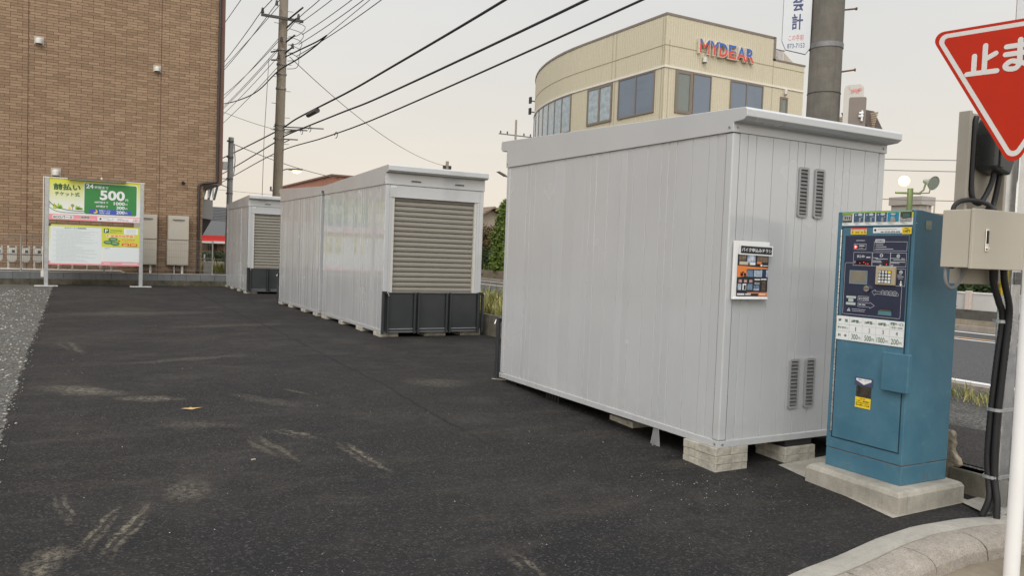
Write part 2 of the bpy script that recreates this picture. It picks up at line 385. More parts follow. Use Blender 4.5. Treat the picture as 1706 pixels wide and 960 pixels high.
class MB:
    def __init__(s): s.v = []; s.f = []; s.mi = []; s.ms = []; s.sm = []; s.frame()
    def frame(s, O=(0, 0, 0), U=(1, 0, 0), W=(0, 0, 1), N=(0, -1, 0)):
        s.O, s.U, s.W, s.N = map(Vector, (O, U, W, N)); return s
    def m(s, mt):
        if mt not in s.ms: s.ms.append(mt)
        return s.ms.index(mt)
    def add(s, vs, fs, mt, smooth=False):
        b = len(s.v); s.v += [tuple(v) for v in vs]; i = s.m(mt)
        for f in fs: s.f.append(tuple(b + k for k in f)); s.mi.append(i); s.sm.append(smooth)
    def box(s, x0, x1, y0, y1, z0, z1, mt):
        if x0 > x1: x0, x1 = x1, x0
        if y0 > y1: y0, y1 = y1, y0
        if z0 > z1: z0, z1 = z1, z0
        vs = [(x0, y0, z0), (x1, y0, z0), (x1, y1, z0), (x0, y1, z0), (x0, y0, z1), (x1, y0, z1), (x1, y1, z1), (x0, y1, z1)]
        s.add(vs, [(0, 3, 2, 1), (4, 5, 6, 7), (0, 1, 5, 4), (1, 2, 6, 5), (2, 3, 7, 6), (3, 0, 4, 7)], mt); return s
    def prism(s, poly, fn, a, b, mt):
        """poly: 2-D outline, fn(p, t) -> 3-D point, extruded t=a..b"""
        n = len(poly); vs = [fn(p, a) for p in poly] + [fn(p, b) for p in poly]
        fs = [tuple(range(n))[::-1], tuple(range(n, 2 * n))] + [(i, (i + 1) % n, n + (i + 1) % n, n + i) for i in range(n)]
        s.add(vs, fs, mt); return s
    def tube(s, pts, r, mt, n=8, cap=True):
        pts = [Vector(p) for p in pts]; rs = r if isinstance(r, (list, tuple)) else [r] * len(pts)
        vs = []; fs = []; prev = None
        for i, p in enumerate(pts):
            t = (pts[min(i + 1, len(pts) - 1)] - pts[max(i - 1, 0)]).normalized()
            if prev is None:
                a = Vector((0, 0, 1)) if abs(t.z) < 0.9 else Vector((1, 0, 0)); u = t.cross(a).normalized()
            else:
                u = (prev - t * prev.dot(t)).normalized()
            prev = u; w = t.cross(u)
            for k in range(n):
                an = 2 * pi * k / n; vs.append(p + (u * cos(an) + w * sin(an)) * rs[i])
        for i in range(len(pts) - 1):
            for k in range(n):
                fs.append((i * n + k, i * n + (k + 1) % n, (i + 1) * n + (k + 1) % n, (i + 1) * n + k))
        s.add(vs, fs, mt, n > 5)
        if cap:
            b = len(pts) - 1
            s.add(vs[:n], [tuple(range(n))[::-1]], mt); s.add(vs[b * n:], [tuple(range(n))], mt)
        return s
    def cyl(s, a, b, r, mt, n=20): return s.tube([a, b], r, mt, n)
    # decals on the current frame (u right, w up, layer = steps off the surface)
    def P(s, u, w, l): return s.O + s.U * u + s.W * w + s.N * (l * 0.0015)
    def poly(s, pts, l, mt):
        s.add([s.P(u, w, l) for u, w in pts], [tuple(range(len(pts)))], mt); return s
    def rect(s, u0, u1, w0, w1, l, mt):
        return s.poly([(u0, w0), (u1, w0), (u1, w1), (u0, w1)], l, mt)
    def rrect(s, u0, u1, w0, w1, l, mt, r=0.01):
        if w0 > w1: w0, w1 = w1, w0
        p = []
        for cx, cy, a in ((u1 - r, w1 - r, 0), (u0 + r, w1 - r, 90), (u0 + r, w0 + r, 180), (u1 - r, w0 + r, 270)):
            for k in range(6): an = radians(a + k * 18); p.append((cx + r * cos(an), cy + r * sin(an)))
        return s.poly(p, l, mt)
    def ring(s, u0, u1, w0, w1, l, mt, t=0.002):
        if w0 > w1: w0, w1 = w1, w0
        s.rect(u0, u1, w0, w0 + t, l, mt); s.rect(u0, u1, w1 - t, w1, l, mt)
        s.rect(u0, u0 + t, w0 + t, w1 - t, l, mt); s.rect(u1 - t, u1, w0 + t, w1 - t, l, mt); return s
    def disc(s, u, w, r, l, mt, n=16, ry=None):
        ry = ry or r
        return s.poly([(u + r * cos(2 * pi * k / n), w + ry * sin(2 * pi * k / n)) for k in range(n)], l, mt)
    def line(s, pts, t, l, mt):
        for (a, b), (c, d) in zip(pts[:-1], pts[1:]):
            dx, dy = c - a, d - b; L = math.hypot(dx, dy) or 1; nx, ny = -dy / L * t / 2, dx / L * t / 2
            s.poly([(a - nx, b - ny), (c - nx, d - ny), (c + nx, d + ny), (a + nx, b + ny)], l, mt)
        return s
    def text(s, st, u0, u1, w0, w1, l, mt, bold=0.0, depth=0.0):
        """text filling the box u0..u1 x w0..w1; u1 None keeps the aspect"""
        if w0 > w1: w0, w1 = w1, w0
        vs, fs, asp = text_mesh(st, bold)
        if u1 is None: u1 = u0 + asp * (w1 - w0)
        s.add([s.P(u0 + (u1 - u0) * x, w0 + (w1 - w0) * y, l) for x, y in vs], fs, mt)
        if depth:
            # side walls from boundary edges
            base = s.N * depth
            from collections import Counter
            ec = {}
            for f in fs:
                for i in range(len(f)):
                    e = (f[i], f[(i + 1) % len(f)]); k = tuple(sorted(e)); ec.setdefault(k, []).append(e)
            P3 = [s.P(u0 + (u1 - u0) * x, w0 + (w1 - w0) * y, l) for x, y in vs]
            q = []; qf = []
            for k, es in ec.items():
                if len(es) == 1:
                    a, b = es[0]; i = len(q); q += [P3[a], P3[b], P3[b] - base, P3[a] - base]; qf.append((i, i + 3, i + 2, i + 1))
            s.add(q, qf, mt)
        return s
    def build(s, name, parent=None, origin=None, bevel=0, smooth=False):
        """origin: world point the mesh is measured from; with a parent it defaults to the parent's location"""
        if origin is None: origin = tuple(parent.location) if (parent is not None and parent.get('_w')) else (0, 0, 0)
        o3 = Vector(origin)
        me = bpy.data.meshes.new(name)
        me.from_pydata([tuple(Vector(v) - o3) for v in s.v], [], s.f)
        for mt in s.ms: me.materials.append(mt)
        me.polygons.foreach_set('material_index', s.mi)
        me.polygons.foreach_set('use_smooth', [bool(x or smooth) for x in s.sm])
        me.update()
        o = bpy.data.objects.new(name, me); COL.objects.link(o)
        if parent is not None:
            o.parent = parent
            o['_w'] = 0
            if parent.get('_o') is not None: pass
        else:
            o.location = o3
        o['_p'] = list(o3)
        if bevel:
            b = o.modifiers.new('bevel', 'BEVEL'); b.width = bevel; b.segments = 2; b.limit_method = 'ANGLE'; b.angle_limit = radians(40)
        return o

def tag(o, label=None, cat=None, group=None, kind=None):
    if label: o['label'] = label
    if cat: o['category'] = cat
    if group: o['group'] = group
    if kind: o['kind'] = kind
    return o
def thing(name, label, cat, loc=(0, 0, 0), group=None, rotz=0, local=False):
    o = bpy.data.objects.new(name, None); COL.objects.link(o); o.empty_display_size = 0.2
    o.location = loc; o.rotation_euler = (0, 0, rotz)
    if not local: o['_w'] = 1
    return tag(o, label, cat, group)
def part(mb, name, parent, bevel=0, label=None, smooth=False):
    """part given in world coordinates when the thing was made with local=False; sub-parts share their part's frame"""
    p = parent
    org = p['_p'] if p.get('_p') is not None else (tuple(p.location) if p.get('_w') else (0, 0, 0))
    o = mb.build(name, p, org, bevel, smooth)
    if label: o['label'] = label
    return o
def single(mb, name, label, cat, org=(0, 0, 0), group=None, bevel=0, smooth=False):
    return tag(mb.build(name, None, org, bevel, smooth), label, cat, group)
def copy_tree(o, parent=None):
    c = o.copy(); COL.objects.link(c)
    if parent is not None: c.parent = parent
    for ch in [x for x in bpy.data.objects if x.parent == o]: copy_tree(ch, c)
    return c

# ================================================================== GROUND
GP = [(-60, -.16), (-5, -.13), (1, -.10), (3, -.03), (4.25, 0), (7.5, .128), (11.5, .172), (18, .185), (22, .197), (25.2, .21), (60, .21), (900, .21)]
def g(y):
    for (a, za), (b, zb) in zip(GP[:-1], GP[1:]):
        if y <= b: return za + (zb - za) * (y - a) / (b - a)
    return .21
def sheet(name, rows, mt, kind='structure', thick=0.0):
    """rows: list of (y, [x...], dz) following the lot's height profile"""
    mb = MB(); vs = []; n = len(rows[0][1])
    for y, xs, zz in rows:
        for x in xs: vs.append((x, y, zz))
    fs = [(i * n + j, i * n + j + 1, (i + 1) * n + j + 1, (i + 1) * n + j) for i in range(len(rows) - 1) for j in range(n - 1)]
    mb.add(vs, fs, mt)
    return tag(mb.build(name), kind=kind)
YB = [-60, -5, 1, 2.2, 3, 4.25, 7.5, 11.5, 18, 22, 25.2]
sheet('ground', [(y, [-400, -40, -.5, 5.6, 60, 700], g(y) - .12) for y in [-300, -60, -5, 1, 2.2, 3, 4.25, 7.5, 11.5, 18, 22, 25.2, 60, 300, 900]], DIRT)
sheet('gravel_lot', [(y, [-30, -.40], g(y)) for y in YB[1:]], GRAV)
# lot asphalt: widens to the boundary wall beyond y=2.75
def curb_y(x):
    pts = [(2.0, 2.58), (2.9, 2.66), (3.26, 2.743), (3.6, 2.791), (4.06, 2.881), (4.45, 2.925), (4.88, 2.90), (5.12, 2.845), (5.6, 2.80), (6.5, 2.75)]
    for (a, ya_), (b, yb_) in zip(pts[:-1], pts[1:]):
        if x <= b: return ya_ + (yb_ - ya_) * (x - a) / (b - a)
    return 2.8
mb = MB()
vs = []; fs = []
xs1 = [-.40, 0.5, 1.5, 2.2]
ys = [-20, -5, 1, 2.6]
for y in ys:
    for x in xs1: vs.append((x, y, g(y) + .012))
for i in range(len(ys) - 1):
    for j in range(3): fs.append((i * 4 + j, i * 4 + j + 1, i * 4 + j + 5, i * 4 + j + 4))
mb.add(vs, fs, ASPH)
xs = [-.40, .5, 1.5, 2.2] + [2.4 + .1 * i for i in range(29)] + [5.4, 6.0]
ys = [None, 3, 4.25, 7.5, 11.5, 18, 22, 25.16]
vs = []; fs = []
for y in ys:
    for x in xs:
        yy = (2.6 if x <= 2.2 else curb_y(x)) if y is None else max(y, 3)
        wob = 0.012 * sin(yy * 9) if x == -.40 else 0
        vs.append((x + wob, yy, g(yy) + .012))
n = len(xs)
fs = [(i * n + j, i * n + j + 1, (i + 1) * n + j + 1, (i + 1) * n + j) for i in range(len(ys) - 1) for j in range(n - 1)]
mb.add(vs, fs, ASPH)
tag(mb.build('asphalt_lot'), kind='structure')
# the paved edge against the gravel: a ragged lip of asphalt
mb = MB(); vs = []; k = 0
Yv = [2 + .07 * i for i in range(330)]
for y in Yv:
    r = random.uniform(-.035, .012)
    vs += [(-.37, y, g(y) + .014), (-.41 + r, y, g(y) + .010), (-.45 + r, y, g(y) - .02)]
mb.add(vs, [(3 * i + j, 3 * i + j + 3, 3 * i + j + 4, 3 * i + j + 1) for i in range(len(Yv) - 1) for j in (0, 1)], ASPH)
tag(mb.build('asphalt_edge'), kind='structure')

# loose stones of the gravel lot
mb = MB()
def stone(mb, x, y, z, r, mt):
    q = [(random.uniform(.7, 1.2) * r * a, random.uniform(.7, 1.2) * r * b, random.uniform(.5, .9) * r * c) for a, b, c in ((1, 0, 0), (-1, 0, 0), (0, 1, 0), (0, -1, 0), (0, 0, 1), (0, 0, -1))]
    an = random.uniform(0, 6.28); ca, sa = cos(an), sin(an)
    mb.add([(x + a * ca - b * sa, y + a * sa + b * ca, z + c) for a, b, c in q], [(0, 2, 4), (2, 1, 4), (1, 3, 4), (3, 0, 4), (2, 0, 5), (1, 2, 5), (3, 1, 5), (0, 3, 5)], mt)
SG = [mat('stone_' + str(i), c, 0.9, 0, 0.15, 20) for i, c in enumerate([(0.24, 0.235, 0.22), (0.16, 0.16, 0.15), (0.34, 0.325, 0.29), (0.11, 0.11, 0.105), (0.21, 0.185, 0.15)])]
for i in range(12000):
    y = 4.4 + 19 * random.random() ** 1.7
    x = -.42 - (y * .34 - .9 if y > 4 else .5) * random.random() ** .8
    if x > -.43: x = -.46
    stone(mb, x, y, g(y) + .004, random.uniform(.006, .017) * (1 + .03 * y), random.choice(SG))
for i in range(160):
    y = 4.4 + 14 * random.random() ** 1.6; x = -.44 + abs(random.gauss(0, .035))
    stone(mb, x, y, g(y) + .018, random.uniform(.005, .012), random.choice(SG))
tag(mb.build('gravel'), 'grey crushed gravel lying left of the fresh asphalt', 'gravel', kind='stuff')
# pale grit scattered on the asphalt
mb = MB()
for i in range(170):
    y = 3.2 + 14 * random.random() ** 1.6; x = random.uniform(-.3, 4.0)
    stone(mb, x, y, g(y) + .014, random.uniform(.002, .006), random.choice(SG[:3]))
for i in range(70):
    x = random.gauss(3.75, .3); y = random.gauss(4.05, .25)
    stone(mb, x, y, g(y) + .014, random.uniform(.002, .005), SG[2])
tag(mb.build('grit'), 'pale grit scattered over the dark asphalt', 'grit', kind='stuff')

# verge beyond the boundary wall, earth patch, road, pavements
def vz(y): return .15 if y < 4 else (.15 + .30 * (y - 4) / 6 if y < 10 else .42)
sheet('verge', [(y, [5.47, 6.06, 9.0], vz(y)) for y in (-6, 2.6, 3.9)], VERG)
sheet('verge_bank', [(y, [6.06, 7.2, 8.6], vz(y) - .01) for y in (3.9, 4.6, 6, 8, 10, 20, 24)], VERG)
mb = MB(); vs = []
for y in (3.9, 6, 8, 10, 20, 24): vs += [(8.6, y, vz(y) - .01), (9.05, y, .20)]
mb.add(vs, [(2 * i, 2 * i + 1, 2 * i + 3, 2 * i + 2) for i in range(5)], VERG); tag(mb.build('verge_slope'), kind='structure')
mb = MB(); mb.add([(5.6, 2.4, .158), (7.0, 2.9, .158), (6.9, 4.3, .158), (5.62, 3.6, .158)], [(0, 1, 2, 3)], PATCH); tag(mb.build('old_paving'), kind='structure')
sheet('road', [(y, [9.05, 17.2], .204) for y in (-60, 200)], ROAD)
sheet('far_pavement', [(y, [17.2, 17.6], .26) for y in (-60, 200)], SIDEW)
mb = MB(); mb.box(17.1, 17.22, -60, 200, .1, .33, CURB); tag(mb.build('road_kerb'), kind='structure')
mb = MB(); mb.box(8.95, 9.10, -60, 200, .12, .235, CURB); tag(mb.build('near_road_kerb'), kind='structure')
mb = MB(); mb.box(9.35, 9.50, -60, 200, .20, .2085, WHITEP); mb.box(16.75, 16.9, -60, 200, .20, .2085, WHITEP)
tag(mb.build('road_edge_lines'), kind='structure')
mb = MB(); OC = mat('road_line_ochre', (0.42, 0.27, 0.14), 0.8, 0, 0.2, 6)
mb.box(15.35, 15.5, -60, 200, .20, .2085, OC); mb.box(15.0, 15.1, -60, 200, .20, .2085, WHITEP); tag(mb.build('road_centre_lines'), kind='structure')
sheet('cross_street', [(y, [-100, 9.05], .215) for y in (30, 34.5)], ROAD)
sheet('far_ground', [(y, [-100, 9.0], .222) for y in (34.6, 140)], DIRT)
# gutter side pavement at the lower right
sheet('sidewalk', [(y, [2.2, 3.5, 5.3, 5.47], -.125) for y in (-20, 0, 1.5, 2.62)], SIDEW)
# curb: mortar strip, then washed stone with a rounded nose
cx_ = [2.25 + .12 * i for i in range(27)]
mb = MB(); ML = []; 
def crow(x, prof):
    y0 = curb_y(x); e = .05; dx, dy = 1, (curb_y(x + e) - curb_y(x - e)) / (2 * e); L = math.hypot(dx, dy); nx, ny = dy / L, -dx / L
    z0 = g(y0)
    return [(x + nx * d, y0 + ny * d, z0 + h) for d, h in prof]
def sweep(mb, xs, prof, mt, ends=False):
    rows = [crow(x, prof) for x in xs]; n = len(prof); vs = [p for r in rows for p in r]
    mb.add(vs, [(i * n + j, i * n + j + 1, (i + 1) * n + j + 1, (i + 1) * n + j) for i in range(len(rows) - 1) for j in range(n - 1)], mt, False)
    if ends:
        mb.add(rows[0] + [rows[0][-1]], [tuple(range(n))], mt); mb.add(rows[-1], [tuple(range(n))[::-1]], mt)
sweep(mb, [x for x in cx_], [(-.01, .0), (0, .02), (.05, .028), (.10, .030), (.145, .026), (.15, -.12)], MORT)
st = 2.25
while st < 5.4:
    en = min(st + .6, 5.45)
    sweep(mb, [st + .006 + (en - st - .012) * i / 6 for i in range(7)], [(.145, -.12), (.147, .020), (.22, .020), (.28, .010), (.315, -.010), (.335, -.035), (.35, -.12)], CURB, True)
    st = en
tag(mb.build('curb'), kind='structure')
# slab under the ticket machine and its mortar toe
mb = MB(); z = -.012
mb.add([(4.475, 3.075, g(3.07) + .016), (5.32, 3.09, g(3.09) + .016), (5.36, 4.25, .02), (4.70, 4.20, .016 + g(4.2))], [(0, 1, 2, 3)], CONC)
mb.add([(5.22, 3.10, g(3.1) + .020), (5.10, 2.86, .0), (5.35, 2.75, .0), (5.47, 3.12, g(3.1) + .02)], [(0, 1, 2, 3)], CONC)
tag(mb.build('concrete_apron'), kind='structure')

# ================================================================== STORAGE CONTAINERS
W_, L_ = 1.68, 3.37
def rib_profile(length, off=0.0):
    pts = []; s = off; U = .5617
    n = int(round(length / U)); U = length / n
    for i in range(n):
        b = i * U
        pts += [(b, 0), (b + .004, -.009), (b + .008, 0), (b + .19 * U / .56, 0), (b + .19 * U / .56 + .004, -.009), (b + .19 * U / .56 + .008, 0),
                (b + .375 * U / .56, 0), (b + .379 * U / .56, -.009), (b + .383 * U / .56, 0), (b + .464 * U / .56, 0), (b + .468 * U / .56, -.009), (b + .472 * U / .56, 0)]
    pts.append((length, 0))
    rr = random.Random(int(length * 100)); out = []; k = 0; lean = 0
    for i, (a, d) in enumerate(pts):
        if d < 0: lean = rr.uniform(-.0022, .0022); out.append((a, d))
        else: out.append((a, lean * (1 if (i > 0 and pts[i - 1][1] < 0) else -1)))
    return out
def ribbed(mb, fn, length, z0, z1, mt):
    pr = rib_profile(length); vs = [fn(s, d, z0) for s, d in pr] + [fn(s, d, z1) for s, d in pr]; n = len(pr)
    mb.add(vs, [(i, i + 1, n + i + 1, n + i) for i in range(n - 1)], mt)
def make_container():
    t = thing('storage_container', 'x', 'storage container', local=True)
    t.pop('label')
    e = .07
    for side in (0, 1):
        mb = MB(); X = (0 if side == 0 else W_); sg = (-1 if side == 0 else 1)
        ribbed(mb, (lambda s, d, z: (X + sg * d - sg * .004, e + s, z)) , L_ - 2 * e, .05, 2.283, CP)
        part(mb, 'side_panel', t)
    mb = MB(); ribbed(mb, lambda s, d, z: (e + s, L_ + d - .004, z), W_ - 2 * e, .05, 2.283, CP); part(mb, 'rear_panel', t)
    for (px, py) in ((0, 0), (W_ - e, 0), (0, L_ - e), (W_ - e, L_ - e)):
        mb = MB(); mb.box(px, px + e, py, py + e, .052, 2.281, CP); part(mb, 'corner_post', t, .008)
    mb = MB(); f = .006
    mb.box(-f, W_ + f, -f, .05, 0, .05, CP); mb.box(-f, W_ + f, L_ - .05, L_ + f, 0, .05, CP)
    mb.box(-f, .05, .0501, L_ - .0501, 0, .05, CP); mb.box(W_ - .05, W_ + f, .0501, L_ - .0501, 0, .05, CP)
    fl = mat('container_floor', (0.04, 0.04, 0.04), 0.9, 0, 0)
    mb.box(.051, W_ - .051, .051, L_ - .051, .01, .03, fl)
    bm = mat('bolt_zinc', (0.35, 0.34, 0.32), 0.35, 0.7, 0)
    for (bx, by, ax) in ((.03, -f, 'y'), (W_ - .03, -f, 'y'), (.03, L_ + f, 'y'), (W_ - .03, L_ + f, 'y'), (-f, .03, 'x'), (-f, L_ - .03, 'x'), (W_ + f, .03, 'x'), (W_ + f, L_ - .03, 'x')):
        d = (0, .007 if by > 1 else -.007, 0) if ax == 'y' else (.007 if bx > 1 else -.007, 0, 0)
        mb.cyl((bx, by, .025), (bx + d[0], by + d[1], .025), .008, bm, 10)
    part(mb, 'base_frame', t, .003)
    # roof with deep side fascias, eave rolls front and back
    mb = MB()
    pf = [(-.004, 2.284), (L_ + .006, 2.284), (L_ + .006, 2.352), (L_ + .10, 2.358), (L_ + .135, 2.38), (L_ + .135, 2.428), (L_ + .115, 2.446),
          (-.115, 2.578), (-.135, 2.560), (-.135, 2.492), (-.105, 2.468), (-.004, 2.464)]
    mb.prism(pf, lambda p, tt: (tt, p[0], p[1]), -.010, W_ + .010, CP)
    for (bx, by) in ((-.011, .03), (-.011, L_ - .03), (W_ + .011, .03), (W_ + .011, L_ - .03)):
        mb.cyl((bx, by, 2.32), (bx + (-.006 if bx < 1 else .006), by, 2.32), .008, bm, 10)
    for bx in (.035, W_ - .035):
        mb.cyl((bx, L_ + .006, 2.32), (bx, L_ + .013, 2.32), .008, bm, 10)
    part(mb, 'roof', t, .004)
    mb = MB(); mb.box(.012, W_ - .012, L_ + .0, L_ + .137, 2.4465, 2.4485, WHITEP)
    # front header with two small vents and a sticker
    mb = MB(); mb.box(.071, W_ - .071, .0, .05, 2.095, 2.280, CP)
    hd = part(mb, 'header_panel', t, .002)
    mb = MB(); mb.box(.004, W_ - .004, -.010, .0, 2.290, 2.462, CP); up_ = part(mb, 'upper_header', t, .002)
    vd = mat('vent_slot', (0.09, 0.08, 0.065), 0.7, 0, 0)
    for vx in (.39, 1.13):
        mb = MB(); mb.box(vx, vx + .20, -.0145, -.0105, 2.335, 2.375, CP); mb.box(vx + .02, vx + .18, -.016, -.0148, 2.343, 2.367, vd); part(mb, 'front_vent', t, .001)
    mb = MB(); mb.frame((0, -.011 + .0095, 0), (1, 0, 0), (0, 0, 1), (0, -1, 0)); mb.rect(.085, .175, 2.236, 2.272, 2, WHT)
    for k, u in enumerate((.098, .122, .146)): mb.ring(u, u + .014, 2.247, 2.261, 3, GREYP, .004)
    part(mb, 'sticker', t)
    # shutter
    mb = MB(); z = .64; vs = []; x0, x1 = .155, 1.525; prof = []
    while z < 2.095:
        prof += [(z, .055), (z + .004, .048), (z + .030, .043), (z + .056, .048), (z + .062, .058), (z + .068, .070), (z + .074, .070)]; z += .0783
    prof.append((2.105, .055))
    for zz, yy in prof: vs += [(x0, yy, zz), (x1, yy, zz)]
    mb.add(vs, [(2 * i, 2 * i + 1, 2 * i + 3, 2 * i + 2) for i in range(len(prof) - 1)], SHUT)
    mb.box(x0, x1, .045, .075, .60, .64, SHUT)
    part(mb, 'shutter', t)
    mb = MB(); mb.box(x0, x1, .072, .09, .62, 2.10, vd); part(mb, 'shutter_backing', t)
    for a in (.112, 1.525):
        mb = MB(); mb.box(a, a + .043, .012, .075, .60, 2.093, RAILW); part(mb, 'guide_rail', t, .002)
    for a, b in ((.0705, .1115), (1.5685, W_ - .0705)):
        mb = MB(); mb.box(a, b, .004, .075, .0505, 2.093, CP); part(mb, 'jamb', t, .002)
    # drop gate / loading ramp in charcoal steel
    mb = MB(); mb.box(.02, W_ - .02, -.030, -.012, .03, .628, GATE); gt = part(mb, 'ramp_gate', t)
    for a in (-.025, .055, .492, .560, 1.037, 1.105, W_ - .085, W_ - .005):
        mb = MB(); mb.box(a, a + .028, -.085, -.031, -.005, .635, GATE); part(mb, 'gate_post', gt, .003)
    for a, b in ((.09, .49), (.59, 1.035), (1.139, W_ - .09)):
        mb = MB()
        mb.box(a, b, -.060, -.031, .612, .630, GATE)
        mb.box(a, b, -.062, -.031, .058, .072, mat('gate_rail_grey', (0.26, 0.27, 0.29), 0.4, 0.3, 0.05)); mb.box(a, b, -.062, -.031, .012, .030, mat('gate_rail_dark', (0.15, 0.15, 0.145), 0.5, 0.2, 0.05))
        mb.box(a + .005, b - .005, -.056, -.0311, .0299, .0581, GATE); mb.box(a + .005, b - .005, -.050, -.0312, .0719, .6121, GATE)
        part(mb, 'gate_rail', gt, .002)
    for a in (-.02, W_ - .055):
        mb = MB(); mb.box(a, a + .075, -.088, -.02, .60, .645, BLACK); mb.tube([(a + .06, -.092, .64), (a + .075, -.095, .61), (a + .09, -.092, .575)], .009, STEEL, 8); part(mb, 'latch', gt)
    # rear louvres
    for vx, z0, z1 in ((.885, 1.715, 2.095), (.710, 1.715, 2.095), (.880, .245, .63), (.704, .245, .63)):
        mb = MB(); w = .112
        mb.frame((0, L_, 0), (1, 0, 0), (0, 0, 1), (0, 1, 0))
        GL = mat('louvre_grey', (0.30, 0.30, 0.295), 0.45, 0, 0.04)
        out = []; inn = []
        for rr, lst, R in ((0, out, .022), (.018, inn, .008)):
            for cx, cy, a0 in ((vx + w - rr - R, z1 - rr - R, 0), (vx + rr + R, z1 - rr - R, 90), (vx + rr + R, z0 + rr + R, 180), (vx + w - rr - R, z0 + rr + R, 270)):
                for k in range(5): an = radians(a0 + k * 22.5); lst.append((cx + R * cos(an), cy + R * sin(an)))
        n = len(out); vs = [(u, L_ + .009, v) for u, v in out] + [(u, L_ + .009, v) for u, v in inn] + [(u, L_ - .004, v) for u, v in out] + [(u, L_ + .001, v) for u, v in inn]
        mb.add(vs, [(i, (i + 1) % n, n + (i + 1) % n, n + i) for i in range(n)] + [(i, (i + 1) % n, 2 * n + (i + 1) % n, 2 * n + i) for i in range(n)] + [(n + i, n + (i + 1) % n, 3 * n + (i + 1) % n, 3 * n + i) for i in range(n)], GL)
        mb.add([(u, L_ + .0005, v) for u, v in inn], [tuple(range(n))], vd)
        m_ = 12; dz = (z1 - z0 - .045) / m_
        for k in range(m_):
            zz = z0 + .024 + k * dz
            mb.add([(vx + .02, L_ + .001, zz + dz * .75), (vx + w - .02, L_ + .001, zz + dz * .75), (vx + w - .02, L_ + .010, zz + dz * .12), (vx + .02, L_ + .010, zz + dz * .12)], [(0, 1, 2, 3), (3, 2, 1, 0)], GL)
        part(mb, 'louvre', t)
    return t
GC = 'motorcycle storage containers standing on the lot'
base = make_container()
def place(o, x, y, z, rz, label):
    o.location = (x, y, z); o.rotation_euler = (0, 0, rz); o['label'] = label; o['group'] = GC
c1 = copy_tree(base); place(c1, 4.115 + W_, 4.235 + L_, .185, pi, 'large light grey container nearest the camera with louvres and a taped flyer on its end')
cB = copy_tree(base); place(cB, 4.17 + W_, 15.16 + L_, .245, pi, 'light grey container standing back to back behind the middle shuttered one')
c3 = copy_tree(base); place(c3, 4.095, 21.9, .26, 0, 'farthest light grey container with taupe shutter, by the block wall')
place(base, 4.17, 11.57, .245, 0, 'light grey container whose full taupe shutter and charcoal ramp gate face the camera')

# concrete packing blocks
GB = 'concrete blocks packed under the containers'
def block(x0, x1, y0, y1, z0, z1, label):
    mb = MB(); j = lambda: random.uniform(-.004, .004)
    mb.box(x0 + j(), x1 + j(), y0 + j(), y1 + j(), z0, z1, CONCB)
    # nicks on two corners
    single(mb, 'concrete_block', label, 'concrete block', (x0, y0, z0), GB, .004)
zc = .004
for k, nm in enumerate(('bottom', 'second from bottom')):
    block(4.085, 4.405, 4.225, 4.575, .0 + zc + .0605 * k, .0 + zc + .0605 * (k + 1) - .0008, 'pale concrete block, %s of the stack under the nearest container corner' % nm)
block(4.087, 4.24, 4.227, 4.573, .1258, .1845, 'pale concrete block, left of the two topping the stack under the nearest container corner')
block(4.243, 4.403, 4.227, 4.573, .1258, .1845, 'pale concrete block, right of the two topping the stack under the nearest container corner')
block(4.80, 5.135, 4.225, 4.53, .004, .066, 'lower concrete block of the pair under the nearest container beside the ticket machine')
block(4.80, 5.135, 4.225, 4.53, .067, .128, 'upper concrete block of the pair under the nearest container beside the ticket machine')
block(4.285, 4.66, 5.45, 5.79, .058, .115, 'single low concrete block under the long side of the nearest container')
mb = MB(); mb.box(4.82, 5.11, 4.25, 4.52, .129, .1845, RUBBER); single(mb, 'rubber_spacer', 'black rubber pad on the concrete block beside the ticket machine', 'rubber spacer', (4.82, 4.25, .129))
def spacer(x, y, z0, label):
    mb = MB(); h = .184 - z0
    for k in range(5): mb.box(x, x + .26, y + k * .052, y + k * .052 + .032, z0 + .004, .184 - .004, BLACK)
    mb.box(x - .004, x + .26, y - .004, y + .244, .1795, .1845, BLACK); mb.box(x - .004, x + .26, y - .004, y + .244, z0, z0 + .004, BLACK); mb.box(x + .1, x + .12, y, y + .24, z0 + .004, .179, BLACK)
    single(mb, 'plastic_spacer', label, 'plastic spacer', (x, y, z0), 'ribbed black spacers under the nearest container')
spacer(4.30, 5.50, .116, 'ribbed black plastic spacer sitting on the low concrete block')
spacer(4.16, 6.46, g(6.5) + .012, 'ribbed black plastic spacer on the asphalt, middle of the long side')
spacer(4.16, 7.30, g(7.4) + .012, 'ribbed black plastic spacer at the far left corner of the nearest container')
mb = MB(); gz = g(4.95) + .012
mb.add([(4.13, 4.90, gz), (4.13, 5.02, gz), (4.13, 4.985, .184), (4.13, 4.93, .184), (4.133, 4.90, gz), (4.133, 5.02, gz), (4.133, 4.985, .184), (4.133, 4.925, .184)], [(0, 1, 2, 3), (7, 6, 5, 4), (0, 4, 5, 1), (1, 5, 6, 2), (2, 6, 7, 3), (3, 7, 4, 0)], GALV)
mb.cyl((4.11, 4.96, gz), (4.11, 4.96, gz + .012), .008, STEEL, 8)
single(mb, 'anchor_bracket', 'small pale steel anchor foot fixed under the nearest container', 'bracket', (4.1, 4.96, gz))
def lowblocks(name, x0, yl, zt, wid=.30):
    for i, (y, ln) in enumerate(yl):
        zb = g(y) + .010
        mb = MB(); mb.box(x0, x0 + wid, y, y + ln, zb, zt - .001, CONCB)
        single(mb, 'concrete_block', name % ORD[i], 'concrete block', (x0, y, zb), GB, .004)
ORD = ['nearest', 'second', 'third', 'fourth', 'fifth']
lowblocks('low concrete block under the left side of the middle shuttered container, %s from the camera', 4.15, [(11.58, .32), (12.47, .30), (13.55, .2), (14.55, .32)], .245)
